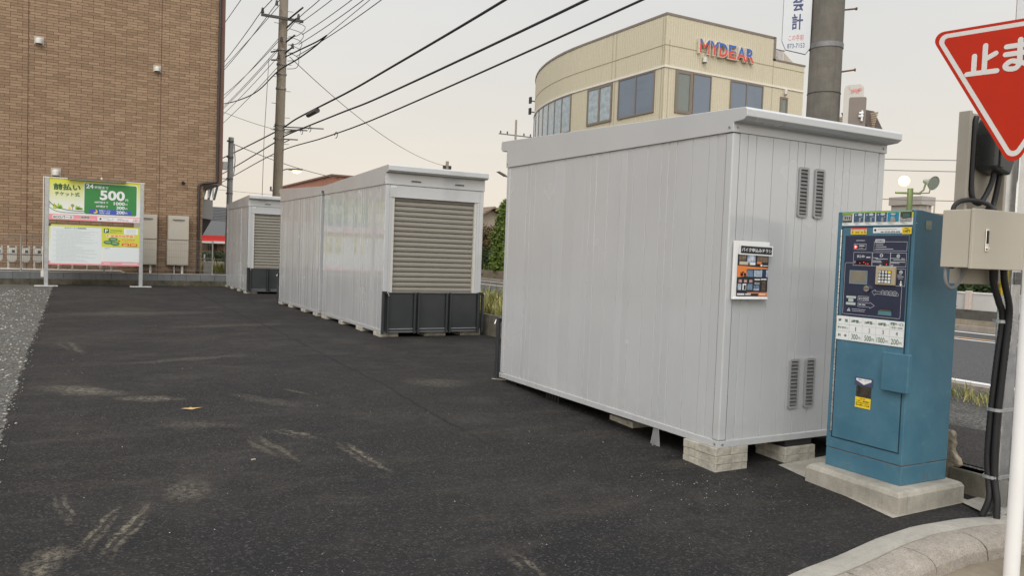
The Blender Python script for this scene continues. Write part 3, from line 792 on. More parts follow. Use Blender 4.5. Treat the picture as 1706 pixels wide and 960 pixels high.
lowblocks('low concrete block under the back to back container, %s from the camera', 4.15, [(15.18, .30), (16.1, .32), (17.2, .32), (18.15, .3)], .245)
lowblocks('small concrete block under the left side of the farthest container, %s from the camera', 4.06, [(21.92, .3), (22.9, .3), (24.0, .3), (24.95, .3)], .26)
for i, (x, w) in enumerate(((4.90, .36), (5.52, .36))):
    mb = MB(); zb = g(11.6) + .010; mb.box(x, x + w, 11.60, 11.9, zb, .244, CONCB)
    single(mb, 'concrete_block', 'low concrete block under the ramp gate of the middle shuttered container, %s one' % ('middle', 'right')[i], 'concrete block', (x, 11.6, zb), GB, .004)
mb = MB(); zb = g(21.9) + .01; mb.box(5.0, 5.4, 21.93, 22.2, zb, .259, CONCB)
single(mb, 'concrete_block', 'low concrete block under the front of the farthest container', 'concrete block', (5, 21.93, zb), GB, .004)

# flyer and its clear case taped to the near container
t = thing('flyer_box', 'white flyer holder with a black title strip taped to the nearest container', 'flyer', (4.33, 4.225, 1.27))
mb = MB(); mb.box(4.155, 4.50, 4.205, 4.2245, 1.272, 1.695, WHITEP); mb.box(4.155, 4.50, 4.196, 4.205, 1.272, 1.285, WHITEP); part(mb, 'case', t, .003)
mb = MB(); mb.frame((4.0, 4.2035, 0), (1, 0, 0), (0, 0, 1), (0, -1, 0))
mb.rect(.185, .495, 1.295, 1.60, 0, mat('flyer_black', (0.035, 0.037, 0.042), 0.3, 0, 0.1))
u0, u1, w0, w1 = .185, .495, 1.295, 1.60
F = lambda a, b, c, d, l, m_: mb.rect(u0 + (u1 - u0) * a, u0 + (u1 - u0) * b, w1 - (w1 - w0) * c, w1 - (w1 - w0) * d, l, m_)
SB = mat('flyer_steel_blue', (0.16, 0.24, 0.33), 0.3, 0, 0.5, 40); SL = mat('flyer_light_blue', (0.38, 0.44, 0.52), 0.3, 0, 0.4, 40); BRN = mat('flyer_brown', (0.19, 0.14, 0.10), 0.3, 0, 0.5, 40)
F(.30, .56, .02, .20, 1, SL); F(.36, .50, .0, .16, 2, mat('flyer_pale', (0.55, 0.58, 0.66), 0.3, 0, 0.3, 60)); F(.62, .96, .02, .18, 1, BRN); F(.04, .26, .02, .14, 1, BRN)
F(.05, .33, .17, .25, 2, mat('flyer_sand', (0.5, 0.46, 0.36), 0.4, 0, 0.1)); F(.38, .56, .19, .25, 2, WHT); F(.61, .76, .17, .22, 2, ORG); F(.82, .97, .25, .27, 2, WHT); F(.73, .79, .23, .28, 2, WHT)
mb.poly([(u0, w1 - .27 * (w1 - w0)), (u0, w1 - .55 * (w1 - w0)), (u0 + .3 * (u1 - u0), w1 - .52 * (w1 - w0)), (u0 + .3 * (u1 - u0), w1 - .35 * (w1 - w0)), (u1, w1 - .34 * (w1 - w0)), (u1, w1 - .31 * (w1 - w0))], 1, ORG)
F(.30, .50, .37, .53, 2, SB); F(.53, .76, .37, .53, 2, SL); F(.79, .92, .36, .53, 2, mat('flyer_navy', (0.03, 0.05, 0.09), 0.3, 0, 0.2)); F(.74, .79, .36, .53, 3, SL); F(.92, .98, .36, .53, 3, SL)
mb.ring(u0 + .03, u0 + .05, 1.45, 1.47, 2, BLK, .003); mb.disc(u0 + .045, 1.452, .012, 2, BLK); mb.disc(u0 + .075, 1.452, .012, 2, BLK); mb.line([(u0 + .045, 1.455), (u0 + .055, 1.475), (u0 + .075, 1.455)], .006, 2, BLK)
for i in range(3): F(.05 + .17 * i, .15 + .17 * i, .60, .67, 2, mat('flyer_rose', (0.45, 0.30, 0.27), 0.4, 0, 0.3, 50))
F(.56, .74, .58, .61, 2, WHT); F(.56, .73, .66, .72, 2, mat('flyer_grey', (0.28, 0.27, 0.27), 0.4, 0, 0.3, 50)); F(.03, .14, .70, .85, 2, SL); F(.18, .30, .70, .85, 2, WHT); F(.22, .28, .73, .84, 3, BLK); F(.34, .50, .70, .85, 2, SB); F(.54, .72, .74, .80, 2, SB); F(.54, .72, .81, .86, 2, SL)
F(.76, .95, .57, .60, 2, WHT)
for k in range(5): F(.80, .92, .64 + .05 * k, .665 + .05 * k, 2, BRN)
F(.02, .25, .93, .97, 2, WHT); F(.28, .46, .935, .965, 2, WHT); F(.33, .70, .90, .93, 2, ORG); F(.70, .99, .90, .99, 1, ORG); F(.73, .93, .94, .965, 2, WHT)
part(mb, 'flyer', t)
mb = MB(); mb.frame((4.19, 4.198, 1.597), (.9995, 0, -.014), (.014, 0, .9995), (0, -1, 0))
mb.add([mb.P(a, b, c) for a, b, c in ((0, 0, 0), (.335, 0, 0), (.335, .075, 0), (0, .075, 0), (0, 0, 2), (.335, 0, 2), (.335, .075, 2), (0, .075, 2))], [(0, 1, 2, 3), (4, 5, 6, 7), (0, 1, 5, 4), (1, 2, 6, 5), (2, 3, 7, 6), (3, 0, 4, 7)], WHT)
mb.rect(.012, .323, .011, .064, 3, BLK); mb.text('バイク申込みチラシ', .018, .318, .022, .052, 4, WHT, .02)
part(mb, 'title_strip', t)

# ================================================================== TICKET MACHINE
mb = MB()
bp = [(4.545, 3.085), (5.245, 3.095), (5.25, 3.86), (4.585, 3.85)]
ins = .022
def inset(p, d):
    cx = sum(a for a, b in p) / 4; cy = sum(b for a, b in p) / 4
    return [(a + (d if a < cx else -d), b + (d if b < cy else -d)) for a, b in p]
rings = [(bp, -.05), (bp, .098), (inset(bp, .012), .118), (inset(bp, .03), .128)]
vs = [(x, y, z) for p, z in rings for x, y in p]
fs = [(i * 4 + k, i * 4 + (k + 1) % 4, i * 4 + 4 + (k + 1) % 4, i * 4 + 4 + k) for i in range(3) for k in range(4)] + [(12, 13, 14, 15)]
mb.add(vs, fs, CONC)
single(mb, 'machine_plinth', 'weathered concrete plinth under the blue ticket machine', 'concrete plinth', (4.55, 3.09, -.02), bevel=.006)

tm = thing('ticket_machine', 'blue parking ticket machine with keypad, stickers and price table on a concrete plinth', 'ticket machine', (4.95, 3.48, .128))
X0, X1, Y0_, Y1_ = 4.70, 5.185, 3.19, 3.78
mb = MB(); mb.box(X0 + .002, X1 - .002, Y0_ + .002, Y1_ - .002, .128, .254, TEAL); part(mb, 'plinth_skirt', tm, .004)
mb = MB(); mb.box(X0 + .006, X1 - .006, Y0_ + .006, Y1_ - .006, .254, .259, RUST); part(mb, 'skirt_joint', tm)
mb = MB(); mb.prism([(X0, .259), (X1, .259), (X1, 1.875), (4.765, 1.918), (X0, 1.918)], lambda p, q: (p[0], q, p[1]), Y0_, Y1_, TEAL)
body = part(mb, 'body', tm, .005)
mb = MB()
for a, b in ((.135 + 4.72, 1.80), (.21 + 4.72, 1.76), (.3 + 4.75, 1.74), (.34 + 4.72, 1.30)): mb.cyl((a + .12, Y0_, b), (a + .12, Y0_ - .004, b), .006, STEEL, 8)
part(mb, 'rivet', body)
mb = MB(); mb.frame((0, Y0_ - .0005, 0), (1, 0, 0), (0, 0, 1), (0, -1, 0)); mb.rrect(4.80, 4.865, 1.795, 1.855, 1, mat('old_label_glue', (0.25, 0.28, 0.22), 0.7, 0, 0.3, 40), .012); mb.rect(4.70, 4.712, 1.83, 1.835, 1, PALE)
part(mb, 'label_residue', body)
# door (lower) and door seams; frame on the lot side: u runs towards the camera's right
FR = ((X0 - .0005, 3.78, 0), (0, -1, 0), (0, 0, 1), (-1, 0, 0))
mb = MB(); mb.frame(*FR)
def slab(mb, u0, u1, w0, w1, d, mt, d0=0.0):
    mb.box(X0 - d, X0 - d0, 3.78 - u1, 3.78 - u0, w0, w1, mt)
slab(mb, .052, .558, .342, 1.806, .006, TEAL, .0003)
part(mb, 'door', tm, .002)
mb = MB(); mb.frame(*FR)
mb.rect(.040, .0515, .34, 1.808, 1, TEALD); mb.rect(.5585, .566, .34, 1.808, 1, TEALD); mb.rect(.04, .566, .334, .3415, 1, TEALD); mb.rect(.04, .566, 1.8065, 1.815, 1, TEALD)
part(mb, 'door_gap', tm)
mb = MB(); mb.tube([(X0 - .004, 3.741, .38), (X0 - .004, 3.741, 1.795)], .006, STEEL, 8)
for k in range(28): mb.box(X0 - .0108, X0 - .003, 3.734, 3.748, .40 + k * .05, .402 + k * .05, TEALD)
part(mb, 'hinge', tm)
mb = MB(); slab(mb, .435, .626, .737, .990, .042, TEAL, .0065); lk = part(mb, 'lock_cover', tm, .006)
# photo strip
D = .0066
def fr2(mb, off=D): return mb.frame((X0 - off, 3.78, 0), (0, -1, 0), (0, 0, 1), (-1, 0, 0))
mb = MB(); fr2(mb, .0008); mb.rect(.038, .572, 1.822, 1.914, 1, WHT); mb.rect(.038, .572, 1.905, 1.914, 2, LGRN); mb.rect(.562, .572, 1.870, 1.914, 2, YGR)
ph = [((0.041, 0.118), SCRN, None), ((0.132, 0.209), 1, 0), ((0.218, 0.296), 1, 0), ((0.305, 0.384), 2, 0), ((0.39, 0.473), 3, 0), ((0.482, 0.562), 4, 0)]
PB = mat('photo_blue', (0.05, 0.10, 0.17), 0.4, 0, 0.5, 60); PC = mat('photo_cyan', (0.02, 0.22, 0.36), 0.4, 0, 0.3, 60); PD = mat('photo_dark', (0.05, 0.055, 0.055), 0.4, 0, 0.5, 60); PG = mat('photo_grey', (0.33, 0.33, 0.31), 0.4, 0, 0.3, 60); PSK = mat('photo_skin', (0.42, 0.28, 0.19), 0.5, 0, 0.2, 60)
for (a, b), k, _ in ph:
    if k is SCRN:
        mb.rect(a, b, 1.845, 1.907, 3, PD); mb.rect(a + .004, b - .004, 1.856, 1.894, 4, PG); mb.rect(a, b, 1.897, 1.903, 4, LGRN)
        for j in range(3): mb.rect(a + .02 + j * .018, a + .028 + j * .018, 1.866, 1.884, 5, PD)
    else:
        mb.rect(a, b, 1.845, 1.907, 3, {1: PB, 2: PB, 3: PC, 4: PD}[k])
        if k in (1, 2): mb.disc(a + .05, 1.895, .018, 4, PALE, 12, .009); mb.rect(a + .042, a + .056, 1.846, 1.876, 4, PG); mb.disc(a + .017, 1.893, .005, 4, PALE); mb.rect(a + .062, a + .068, 1.873, 1.879, 4, PALE)
        if k == 3: mb.poly([(a + .02, 1.898), (a + .062, 1.898), (a + .052, 1.888), (a + .03, 1.888)], 4, PALE); mb.poly([(a + .022, 1.846), (a + .062, 1.846), (a + .05, 1.878), (a + .028, 1.878)], 4, PG); mb.poly([(a + .04, 1.847), (a + .06, 1.847), (a + .048, 1.875)], 5, PSK)
        if k == 4: mb.poly([(a, 1.846), (a + .08, 1.846), (a + .078, 1.868), (a + .02, 1.862), (a, 1.88)], 4, PG); mb.poly([(a + .02, 1.866), (a + .072, 1.873), (a + .07, 1.897), (a + .02, 1.893)], 5, mat('photo_green', (0.06, 0.12, 0.11), 0.4, 0, 0.2, 60))
    mb.rect(a + .002, a + .035, 1.838, 1.841, 3, GREYP); mb.rect(a + .012, a + .05, 1.831, 1.834, 3, GREYP)
part(mb, 'photo_strip', tm)
mb = MB(); fr2(mb); mb.rect(.116, .242, 1.760, 1.804, 1, mat('sticker_cream', (0.66, 0.55, 0.34), 0.5, 0, 0)); mb.rect(.119, .241, 1.797, 1.805, 2, REDP); mb.rect(.119, .241, 1.762, 1.782, 2, YEL); mb.disc(.132, 1.788, .006, 3, ORG); mb.disc(.227, 1.787, .005, 3, REDP)
mb.rect(.15, .205, 1.786, 1.788, 3, ORG)
for a in (.127, .155, .172, .200, .224): mb.rect(a, a + .014, 1.770, 1.778, 3, mat('sticker_brown', (0.25, 0.14, 0.02), 0.5, 0, 0))
part(mb, 'fee_sticker', tm)
mb = MB(); fr2(mb); mb.rect(.290, .503, 1.769, 1.807, 1, WHT); mb.disc(.307, 1.789, .0085, 2, BLK); mb.rect(.325, .465, 1.793, 1.797, 2, GREYP)
mb.text('0120-093-606', .378, .490, 1.7725, 1.783, 2, BLK, .02); mb.rect(.348, .370, 1.775, 1.780, 2, BLK)
mb.rect(.5035, .570, 1.763, 1.808, 1, YEL); mb.rect(.520, .548, 1.797, 1.801, 2, BLK); mb.text('1471', .515, .559, 1.772, 1.790, 2, BLK, .03)
part(mb, 'contact_sticker', tm)
# navy front panel with all its print
mb = MB(); slab(mb, .078, .552, 1.200, 1.752, .0085, NAVY, .0062); pn = part(mb, 'control_panel', tm)
mb = MB(); fr2(mb, .0087); L1 = 1
T = .0022
mb.rect(.165, .232, 1.717, 1.721, L1, PALE)
mb.ring(.150, .246, 1.657, 1.697, L1, PALE, T); mb.rect(.190, .232, 1.680, 1.687, L1, PALE); mb.rect(.190, .225, 1.667, 1.669, L1, PALE)
mb.rrect(.314, .386, 1.704, 1.729, 2, PALE, .006); mb.text('注意事項', .322, .378, 1.711, 1.722, 3, NAVY, .01)
mb.ring(.305, .547, 1.652, 1.713, L1, PALE, T)
for w, a, b in ((1.690, .318, .375), (1.676, .318, .40), (1.662, .318, .45)): mb.rect(.308, .315, w - .003, w + .006, 2, BLK); mb.rect(a, b, w, w + .004, 2, PALE)
mb.ring(.150, .296, 1.549, 1.640, L1, PALE, T); mb.text('料金', .180, .243, 1.600, 1.622, 2, PALE, .015); mb.rect(.252, .284, 1.602, 1.610, 2, PALE); mb.text('¥', .158, .170, 1.563, 1.581, 2, PALE)
mb.ring(.298, .432, 1.549, 1.641, L1, PALE, T); mb.ring(.432, .547, 1.549, 1.641, L1, PALE, T)
for u, w, s_ in ((.366, 1.620, '1'), (.489, 1.619, '2'), (.515, 1.515, '3')): mb.disc(u, w, .012, 2, PALE, 20); mb.text(s_, u - .0035, u + .0035, w - .007, w + .007, 3, NAVY, .03)
for w, a, b in ((1.603, .303, .34), (1.598, .325, .415), (1.585, .303, .365), (1.575, .303, .37), (1.603, .437, .50), (1.603, .51, .535), (1.593, .455, .54), (1.580, .437, .54), (1.572, .437, .50)): mb.rect(a, b, w - .002, w + .002, 2, PALE)
mb.ring(.480, .547, 1.424, 1.537, L1, PALE, T); mb.rect(.49, .52, 1.496, 1.499, 2, PALE); mb.rect(.49, .535, 1.484, 1.488, 2, PALE); mb.rect(.495, .53, 1.472, 1.475, 2, PALE)
mb.poly([(.514, 1.458), (.514, 1.438), (.506, 1.438), (.518, 1.422), (.530, 1.438), (.522, 1.438), (.522, 1.458)], 2, WHT)
mb.line([(.150, 1.566), (.094, 1.566), (.088, 1.556), (.088, 1.212), (.520, 1.212), (.525, 1.222), (.525, 1.424)], T, L1, PALE)
mb.line([(.296, 1.566), (.300, 1.566)], .01, L1, PALE)
# coin arrow, banknote, ticket arrow, warning triangle
mb.line([(.310, 1.377), (.337, 1.392), (.333, 1.380), (.375, 1.380)], T, 2, PALE); mb.line([(.310, 1.377), (.332, 1.352), (.336, 1.364), (.502, 1.358), (.507, 1.37), (.495, 1.382)], T, 2, PALE)
for k in range(4):
    u = .392 + .029 * k
    mb.line([(u + .014 * cos(2 * pi * j / 14), 1.375 + .014 * sin(2 * pi * j / 14)) for j in range(15)], .0025, 2, PALE)
    mb.text(('10', '50', '100', '500')[k], u - .008, u + .008, 1.370, 1.380, 2, PALE)
mb.ring(.205, .289, 1.309, 1.342, 2, PALE, T); mb.text('¥1000', .211, .284, 1.316, 1.335, 2, PALE, .01)
mb.line([(.207, 1.297), (.300, 1.297), (.300, 1.304), (.335, 1.283), (.300, 1.262), (.300, 1.270), (.207, 1.270), (.207, 1.297)], T, 2, PALE); mb.rect(.213, .232, 1.280, 1.288, 2, PALE); mb.rect(.238, .265, 1.280, 1.288, 2, PALE)
mb.rrect(.112, .190, 1.322, 1.338, 2, GREYP, .003); mb.rrect(.130, .170, 1.298, 1.320, 2, GREYP, .003); mb.rrect(.112, .188, 1.276, 1.294, 2, GREYP, .003)
mb.poly([(.122, 1.233), (.152, 1.233), (.137, 1.257)], 2, PALE); mb.rect(.1355, .1385, 1.240, 1.249, 3, NAVY)
mb.rect(.160, .268, 1.248, 1.251, 2, PALE); mb.rect(.164, .262, 1.236, 1.239, 2, PALE)
part(mb, 'panel_print', pn)
mb = MB(); fr2(mb, .0087); mb.rect(.176, .286, 1.556, 1.585, 2, DISP); mb.rect(.380, .420, 1.556, 1.586, 2, DISP)
for u, w in ((.206, 1.565), (.236, 1.571), (.252, 1.563), (.268, 1.563), (.408, 1.562)): mb.disc(u, w, .0035, 3, LEDR, 8, .002)
part(mb, 'led_display', pn)
mb = MB(); fr2(mb, .0087); mb.disc(.166, 1.676, .0145, 2, mat('red_lens', (0.35, 0.02, 0.03), 0.3, 0, 0, emit=(1, .08, .08), estr=.5)); mb.poly([(.160, 1.686), (.160, 1.666), (.176, 1.676)], 3, mat('lit_arrow', (0.8, 0.5, 0.5), 0.4, 0, 0, emit=(1, .5, .5), estr=1.2)); part(mb, 'status_lamp', pn)
mb = MB(); slab(mb, .338, .484, 1.426, 1.548, .026, KEYB, .0087); kp = part(mb, 'keypad', pn, .005)
mb = MB(); fr2(mb, .0262); mb.rect(.362, .457, 1.437, 1.522, 0.3, BLK)
for r in range(4):
    for c in range(4):
        u = .3735 + c * .0237; w = 1.5115 - r * .0212
        if c < 3 and not (r == 3 and c != 1): mb.disc(u, w, .0088, 2, WHT, 14); mb.text('1234567890'[(r * 3 + c) if r < 3 else 9], u - .0025, u + .0025, w - .0045, w + .0045, 3, BLK)
        else: mb.rect(u - .0095, u + .0095, w - .008, w + .008, 2, YEL if (r == 0 and c == 3) else WHT)
part(mb, 'key', kp)
mb = MB()
for u in (.366, .452): mb.cyl((X0 - .0087, 3.78 - u, 1.553), (X0 - .018, 3.78 - u, 1.553), .0085, STEEL, 12)
part(mb, 'screw', pn)
mb = MB(); slab(mb, .128, .268, 1.422, 1.515, .012, mat('screen_frame', (0.18, 0.25, 0.28), 0.4, 0, 0.1), .0087); fr2(mb, .0121); mb.rect(.136, .262, 1.434, 1.511, 1, SCRN); part(mb, 'screen', pn, 0)
mb = MB(); mb.cyl((X0 - .0087, 3.78 - .276, 1.395), (X0 - .026, 3.78 - .276, 1.395), .021, CHROME, 24); mb.box(X0 - .028, X0 - .0262, 3.78 - .294, 3.78 - .258, 1.393, 1.398, BLK); part(mb, 'coin_slot', pn, .002)
mb = MB(); fr2(mb, .0087); mb.rect(.365, .464, 1.255, 1.273, 1, BLK); mb.rect(.375, .460, 1.257, 1.262, 2, mat('slot_brown', (0.12, 0.1, 0.08), 0.5, 0, 0)); mb.poly([(.362, 1.226), (.464, 1.226), (.462, 1.2535), (.368, 1.2535)], 2, mat('tray_teal', (0.08, 0.19, 0.22), 0.35, 0, 0.1)); part(mb, 'ticket_slot', pn)
# price table
mb = MB(); fr2(mb, .0064); mb.rect(.046, .562, 1.030, 1.195, 4, WHT)
for w in (1.138, 1.090): mb.rect(.050, .560, w, w + .0015, 5, GREYP)
for u in (.150, .254, .356, .458): mb.rect(u, u + .0015, 1.032, 1.193, 5, GREYP)
mb.text('時　間', .062, .135, 1.154, 1.176, 5, DGRN, .015); mb.text('押すボタン', .056, .142, 1.105, 1.124, 5, DGRN, .01); mb.text('料　金', .062, .135, 1.050, 1.072, 5, DGRN, .015)
for u, s_, n_, p_ in ((.152, '3時間', '1', '300'), (.256, '24時間', '2', '500'), (.358, '48時間', '3', '1000')):
    mb.text(s_, u + .012, u + .070, 1.155, 1.177, 5, DGRN, .02); mb.text('まで', u + .073, u + .094, 1.158, 1.168, 5, DGRN)
    mb.text(n_, u + .047, u + .047 + (.006 if n_ == '1' else .012), 1.100, 1.127, 5, BLK)
    mb.text(p_, u + (.010 if len(p_) == 4 else .018), u + .068, 1.042, 1.078, 5, DGRN, .0); mb.text('円', u + .072, u + .090, 1.044, 1.062, 5, DGRN)
mb.text('夜間サービス', .463, .556, 1.165, 1.186, 5, DGRN, .02); mb.text('18:00〜8:00', .468, .550, 1.146, 1.158, 5, DGRN)
mb.text('4', .504, .518, 1.100, 1.127, 5, BLK); mb.text('200', .472, .527, 1.042, 1.078, 5, DGRN); mb.text('円', .531, .549, 1.044, 1.062, 5, DGRN)
part(mb, 'price_table', tm)
# coin return window
mb = MB(); fr2(mb, .0064); mb.rect(.214, .376 - .02, .735, .790, 1, mat('tag_navy', (0.06, 0.07, 0.14), 0.4, 0, 0)); mb.poly([(.226, .782), (.344, .782), (.344, .768), (.287, .742), (.226, .768)], 2, WHT)
mb.text('領収 ・ おつり', .242, .330, .768, .778, 3, BLK)
mb.rect(.230, .345, .650, .734, 1, mat('tray_dark', (0.045, 0.04, 0.03), 0.3, 0, 0.4, 30)); mb.rect(.226, .346, .583, .655, 2, YEL)
mb.text('注意', .262, .305, .640, .650, 3, REDP, .02)
for k in range(3): mb.text(('つり銭・領収書を', '必ずお取りください', '忘れ物にご注意')[k], .233, .339, .625 - k * .014, .635 - k * .014, 3, BLK, .02)
part(mb, 'return_slot', tm)

# ================================================================== POST, BOXES, CABLES at the right
t = thing('steel_post', 'square galvanised steel post rising beside the ticket machine', 'post', (5.19, 2.87, -.03))
mb = MB(); mb.box(5.128, 5.238, 2.812, 2.895, -.05, 5.2, STEEL)
part(mb, 'post_tube', t, .008)
for z in (.23, .66, 1.22, 3.0):
    mb = MB(); rp = [(5.242, 2.806), (5.242, 2.900), (5.12, 2.905), (5.088, 2.893), (5.080, 2.865), (5.080, 2.835), (5.092, 2.812), (5.12, 2.805), (5.242, 2.806)]
    for (ax, ay), (bx_, by_) in zip(rp[:-1], rp[1:]): mb.add([(ax, ay, z), (bx_, by_, z), (bx_, by_, z + .02), (ax, ay, z + .02)], [(0, 1, 2, 3)], GALV)
    sp_o = part(mb, 'strap', t); so_ = sp_o.modifiers.new('thick', 'SOLIDIFY'); so_.thickness = .004
cb = [
 ('thick black ribbed cable running down the steel post to the ground, left one', [(4.93, 2.82, 1.60), (4.96, 2.83, 1.48), (5.03, 2.83, 1.36), (5.10, 2.838, 1.25), (5.104, 2.858, .98), (5.104, 2.868, .79), (5.104, 2.876, .6), (5.104, 2.878, .36), (5.104, 2.862, .22), (5.09, 2.845, .10), (5.07, 2.87, -.01)], .020),
 ('thick black ribbed cable running down the steel post to the ground, right one', [(4.985, 2.79, 1.60), (5.01, 2.79, 1.48), (5.07, 2.792, 1.36), (5.102, 2.80, 1.25), (5.106, 2.815, .98), (5.106, 2.825, .79), (5.106, 2.835, .6), (5.106, 2.835, .36), (5.106, 2.824, .22), (5.10, 2.80, .10), (5.09, 2.79, -.03)], .020)]
def smooth_path(p, k=6):
    p = [Vector(q) for q in p]; out = []
    for i in range(len(p) - 1):
        a = p[max(i - 1, 0)]; b = p[i]; c = p[i + 1]; d = p[min(i + 2, len(p) - 1)]
        for j in range(k):
            s = j / k; out.append(.5 * ((2 * b) + (-a + c) * s + (2 * a - 5 * b + 4 * c - d) * s * s + (-a + 3 * b - 3 * c + d) * s ** 3))
    return out + [p[-1]]
for lb, pth, r in cb:
    q = smooth_path(pth, 14); mb = MB(); mb.tube(q, [r * (1.06 if i % 2 else .94) for i in range(len(q))], CONDUIT, 10)
    single(mb, 'cable_conduit', lb, 'cable conduit', pth[0], 'black conduits on the steel post')

t = thing('mounting_board', 'tall beige mounting channel behind the electric box', 'mounting board', (4.82, 2.86, 1.5))
mb = MB(); mb.box(4.655, 5.02, 2.875, 2.905, 1.46, 2.49, BOARDB); mb.box(4.628, 4.655, 2.835, 2.905, 1.46, 2.49, BOARDB); mb.box(5.02, 5.045, 2.835, 2.905, 1.46, 2.49, BOARDB); part(mb, 'channel', t, .004)
t2 = thing('meter_box', 'dark rounded meter box high on the beige mounting channel', 'meter box', (4.87, 2.80, 2.15))
mb = MB()
op = [(4.76, 2.17), (4.775, 2.15), (4.915, 2.12), (4.955, 2.20), (4.955, 2.40), (4.915, 2.47), (4.80, 2.47), (4.775, 2.44), (4.76, 2.36)]
mb.prism(op, lambda p, q: (p[0], q, p[1]), 2.74, 2.874, mat('meter_smoke', (0.03, 0.033, 0.033), 0.3, 0, 0.1)); part(mb, 'housing', t2, .015)
mb = MB(); mb.box(4.785, 4.82, 2.728, 2.739, 2.16, 2.34, MC['meter_smoke']); mb.cyl((4.865, 2.739, 2.26), (4.865, 2.73, 2.26), .012, STEEL, 10); part(mb, 'clasp', t2, .003)
for nm, lb, pth, r, mt in (
 ('meter_cable', 'black cable looping down the left side of the mounting channel', [(4.70, 2.84, 2.46), (4.685, 2.84, 2.38), (4.685, 2.84, 2.1), (4.69, 2.83, 1.98), (4.74, 2.82, 1.945), (4.80, 2.82, 1.99), (4.84, 2.81, 2.07), (4.855, 2.80, 2.16)], .016, CONDUIT),
 ('meter_cable', 'black cable dropping from the meter box into the top of the electric box', [(4.91, 2.80, 2.15), (4.905, 2.81, 2.05), (4.895, 2.82, 1.955), (4.86, 2.81, 1.925), (4.80, 2.80, 1.915), (4.77, 2.74, 1.90)], .016, CONDUIT),
 ('meter_cable', 'black cable arching over the left corner of the electric box and down behind the machine', [(4.76, 2.74, 1.895), (4.74, 2.76, 1.935), (4.68, 2.80, 1.958), (4.61, 2.84, 1.955), (4.565, 2.86, 1.92), (4.56, 2.86, 1.86), (4.57, 2.86, 1.80), (4.575, 2.86, 1.55)], .014, CONDUIT),
 ('meter_cable', 'grey cable hanging in a loop below the electric box', [(4.50, 2.84, 1.80), (4.49, 2.84, 1.60), (4.49, 2.84, 1.50), (4.51, 2.84, 1.455), (4.55, 2.84, 1.435), (4.60, 2.84, 1.45), (4.625, 2.83, 1.49), (4.63, 2.80, 1.57)], .010, GREYC)):
    mb = MB(); mb.tube(smooth_path(pth, 5), r, mt, 10); single(mb, nm, lb, 'cable', pth[0], 'cables around the electric box')
t = thing('electric_box', 'beige steel electric box with a recessed handle mounted on the post', 'electric box', (4.74, 2.75, 1.56))
mb = MB(); mb.box(4.462, 5.012, 2.695, 2.86, 1.558, 1.892, BEIGEB); part(mb, 'housing', t, .004)
mb = MB(); mb.box(4.457, 5.017, 2.672, 2.691, 1.553, 1.897, BEIGEB); dr = part(mb, 'door', t, .004)
mb = MB(); mb.box(4.465, 5.008, 2.6915, 2.6945, 1.562, 1.889, BLACK); part(mb, 'gasket', t)
mb = MB()
hx = 4.575
mb.box(hx, hx + .030, 2.665, 2.6715, 1.655, 1.785, CHROME); mb.box(hx + .009, hx + .021, 2.660, 2.6645, 1.70, 1.775, BLK); mb.cyl((hx + .015, 2.664, 1.673), (hx + .015, 2.655, 1.673), .009, CHROME, 14)
part(mb, 'handle', dr, .002)
t = thing('post_fitting', 'grey die-cast junction fitting clamped low on the steel post beneath the electric box', 'fitting', (5.18, 2.78, 1.5))  # small grey junction fitting on the post, not a lamp
mb = MB(); mb.prism([(5.150, 1.545), (5.215, 1.545), (5.225, 1.50), (5.218, 1.465), (5.158, 1.465), (5.148, 1.50)], lambda p, q: (p[0], q, p[1]), 2.73, 2.81, GALV); part(mb, 'body', t, .004)
mb = MB(); mb.tube([(5.16, 2.77, 1.55), (5.15, 2.77, 1.60), (5.13, 2.76, 1.62)], .008, CONDUIT, 8); part(mb, 'lead', t)
mb = MB(); mb.tube([(5.10, 2.862, 1.40), (5.10, 2.862, 1.60)], .014, YEL, 12)
single(mb, 'cable_guard', 'yellow plastic guard tube showing behind the black conduits', 'cable guard', (5.07, 2.95, 1.36))

# ================================================================== STOP SIGN
G = Vector((4.285, 2.385, 2.597)); az = 2.900; s = .9
u = Vector((sin(az), cos(az), 0)); nrm = Vector((u.y, -u.x, 0))
if nrm.dot(-G) < 0: nrm = -nrm
t = thing('stop_sign', 'red inverted triangular stop sign with white Japanese lettering on a white pole', 'road sign', (4.45, 2.35, -.10))
def tri(sz, r, up_=0.0):
    hs = sz * .8660 / 3; V = [(-sz / 2, hs), (0, -2 * hs), (sz / 2, hs)]
    out = []
    for i, (x, y) in enumerate(V):
        L = math.hypot(x, y); c = (x * (1 - 2 * r / L), y * (1 - 2 * r / L))
        a0 = {0: 90, 1: 210, 2: 330}[i]
        for k in range(7): an = radians(a0 + k * 20); out.append((c[0] + r * cos(an), c[1] + r * sin(an)))
    return out
mb = MB(); mb.frame(tuple(G), tuple(u), (0, 0, 1), tuple(nrm))
o_ = tri(s, .045); n = len(o_)
vs = [mb.P(a, b, 0) for a, b in o_] + [mb.P(a, b, 0) - nrm * .003 for a, b in o_]
mb.add(vs, [tuple(range(n)), tuple(range(n, 2 * n))[::-1]] + [(i, (i + 1) % n, n + (i + 1) % n, n + i) for i in range(n)], GALV)
mb.poly(o_, .4, SIGNR); mb.poly(tri(s - .055, .038), .8, SIGNW); mb.poly(tri(s - .135, .020), 1.2, SIGNR)
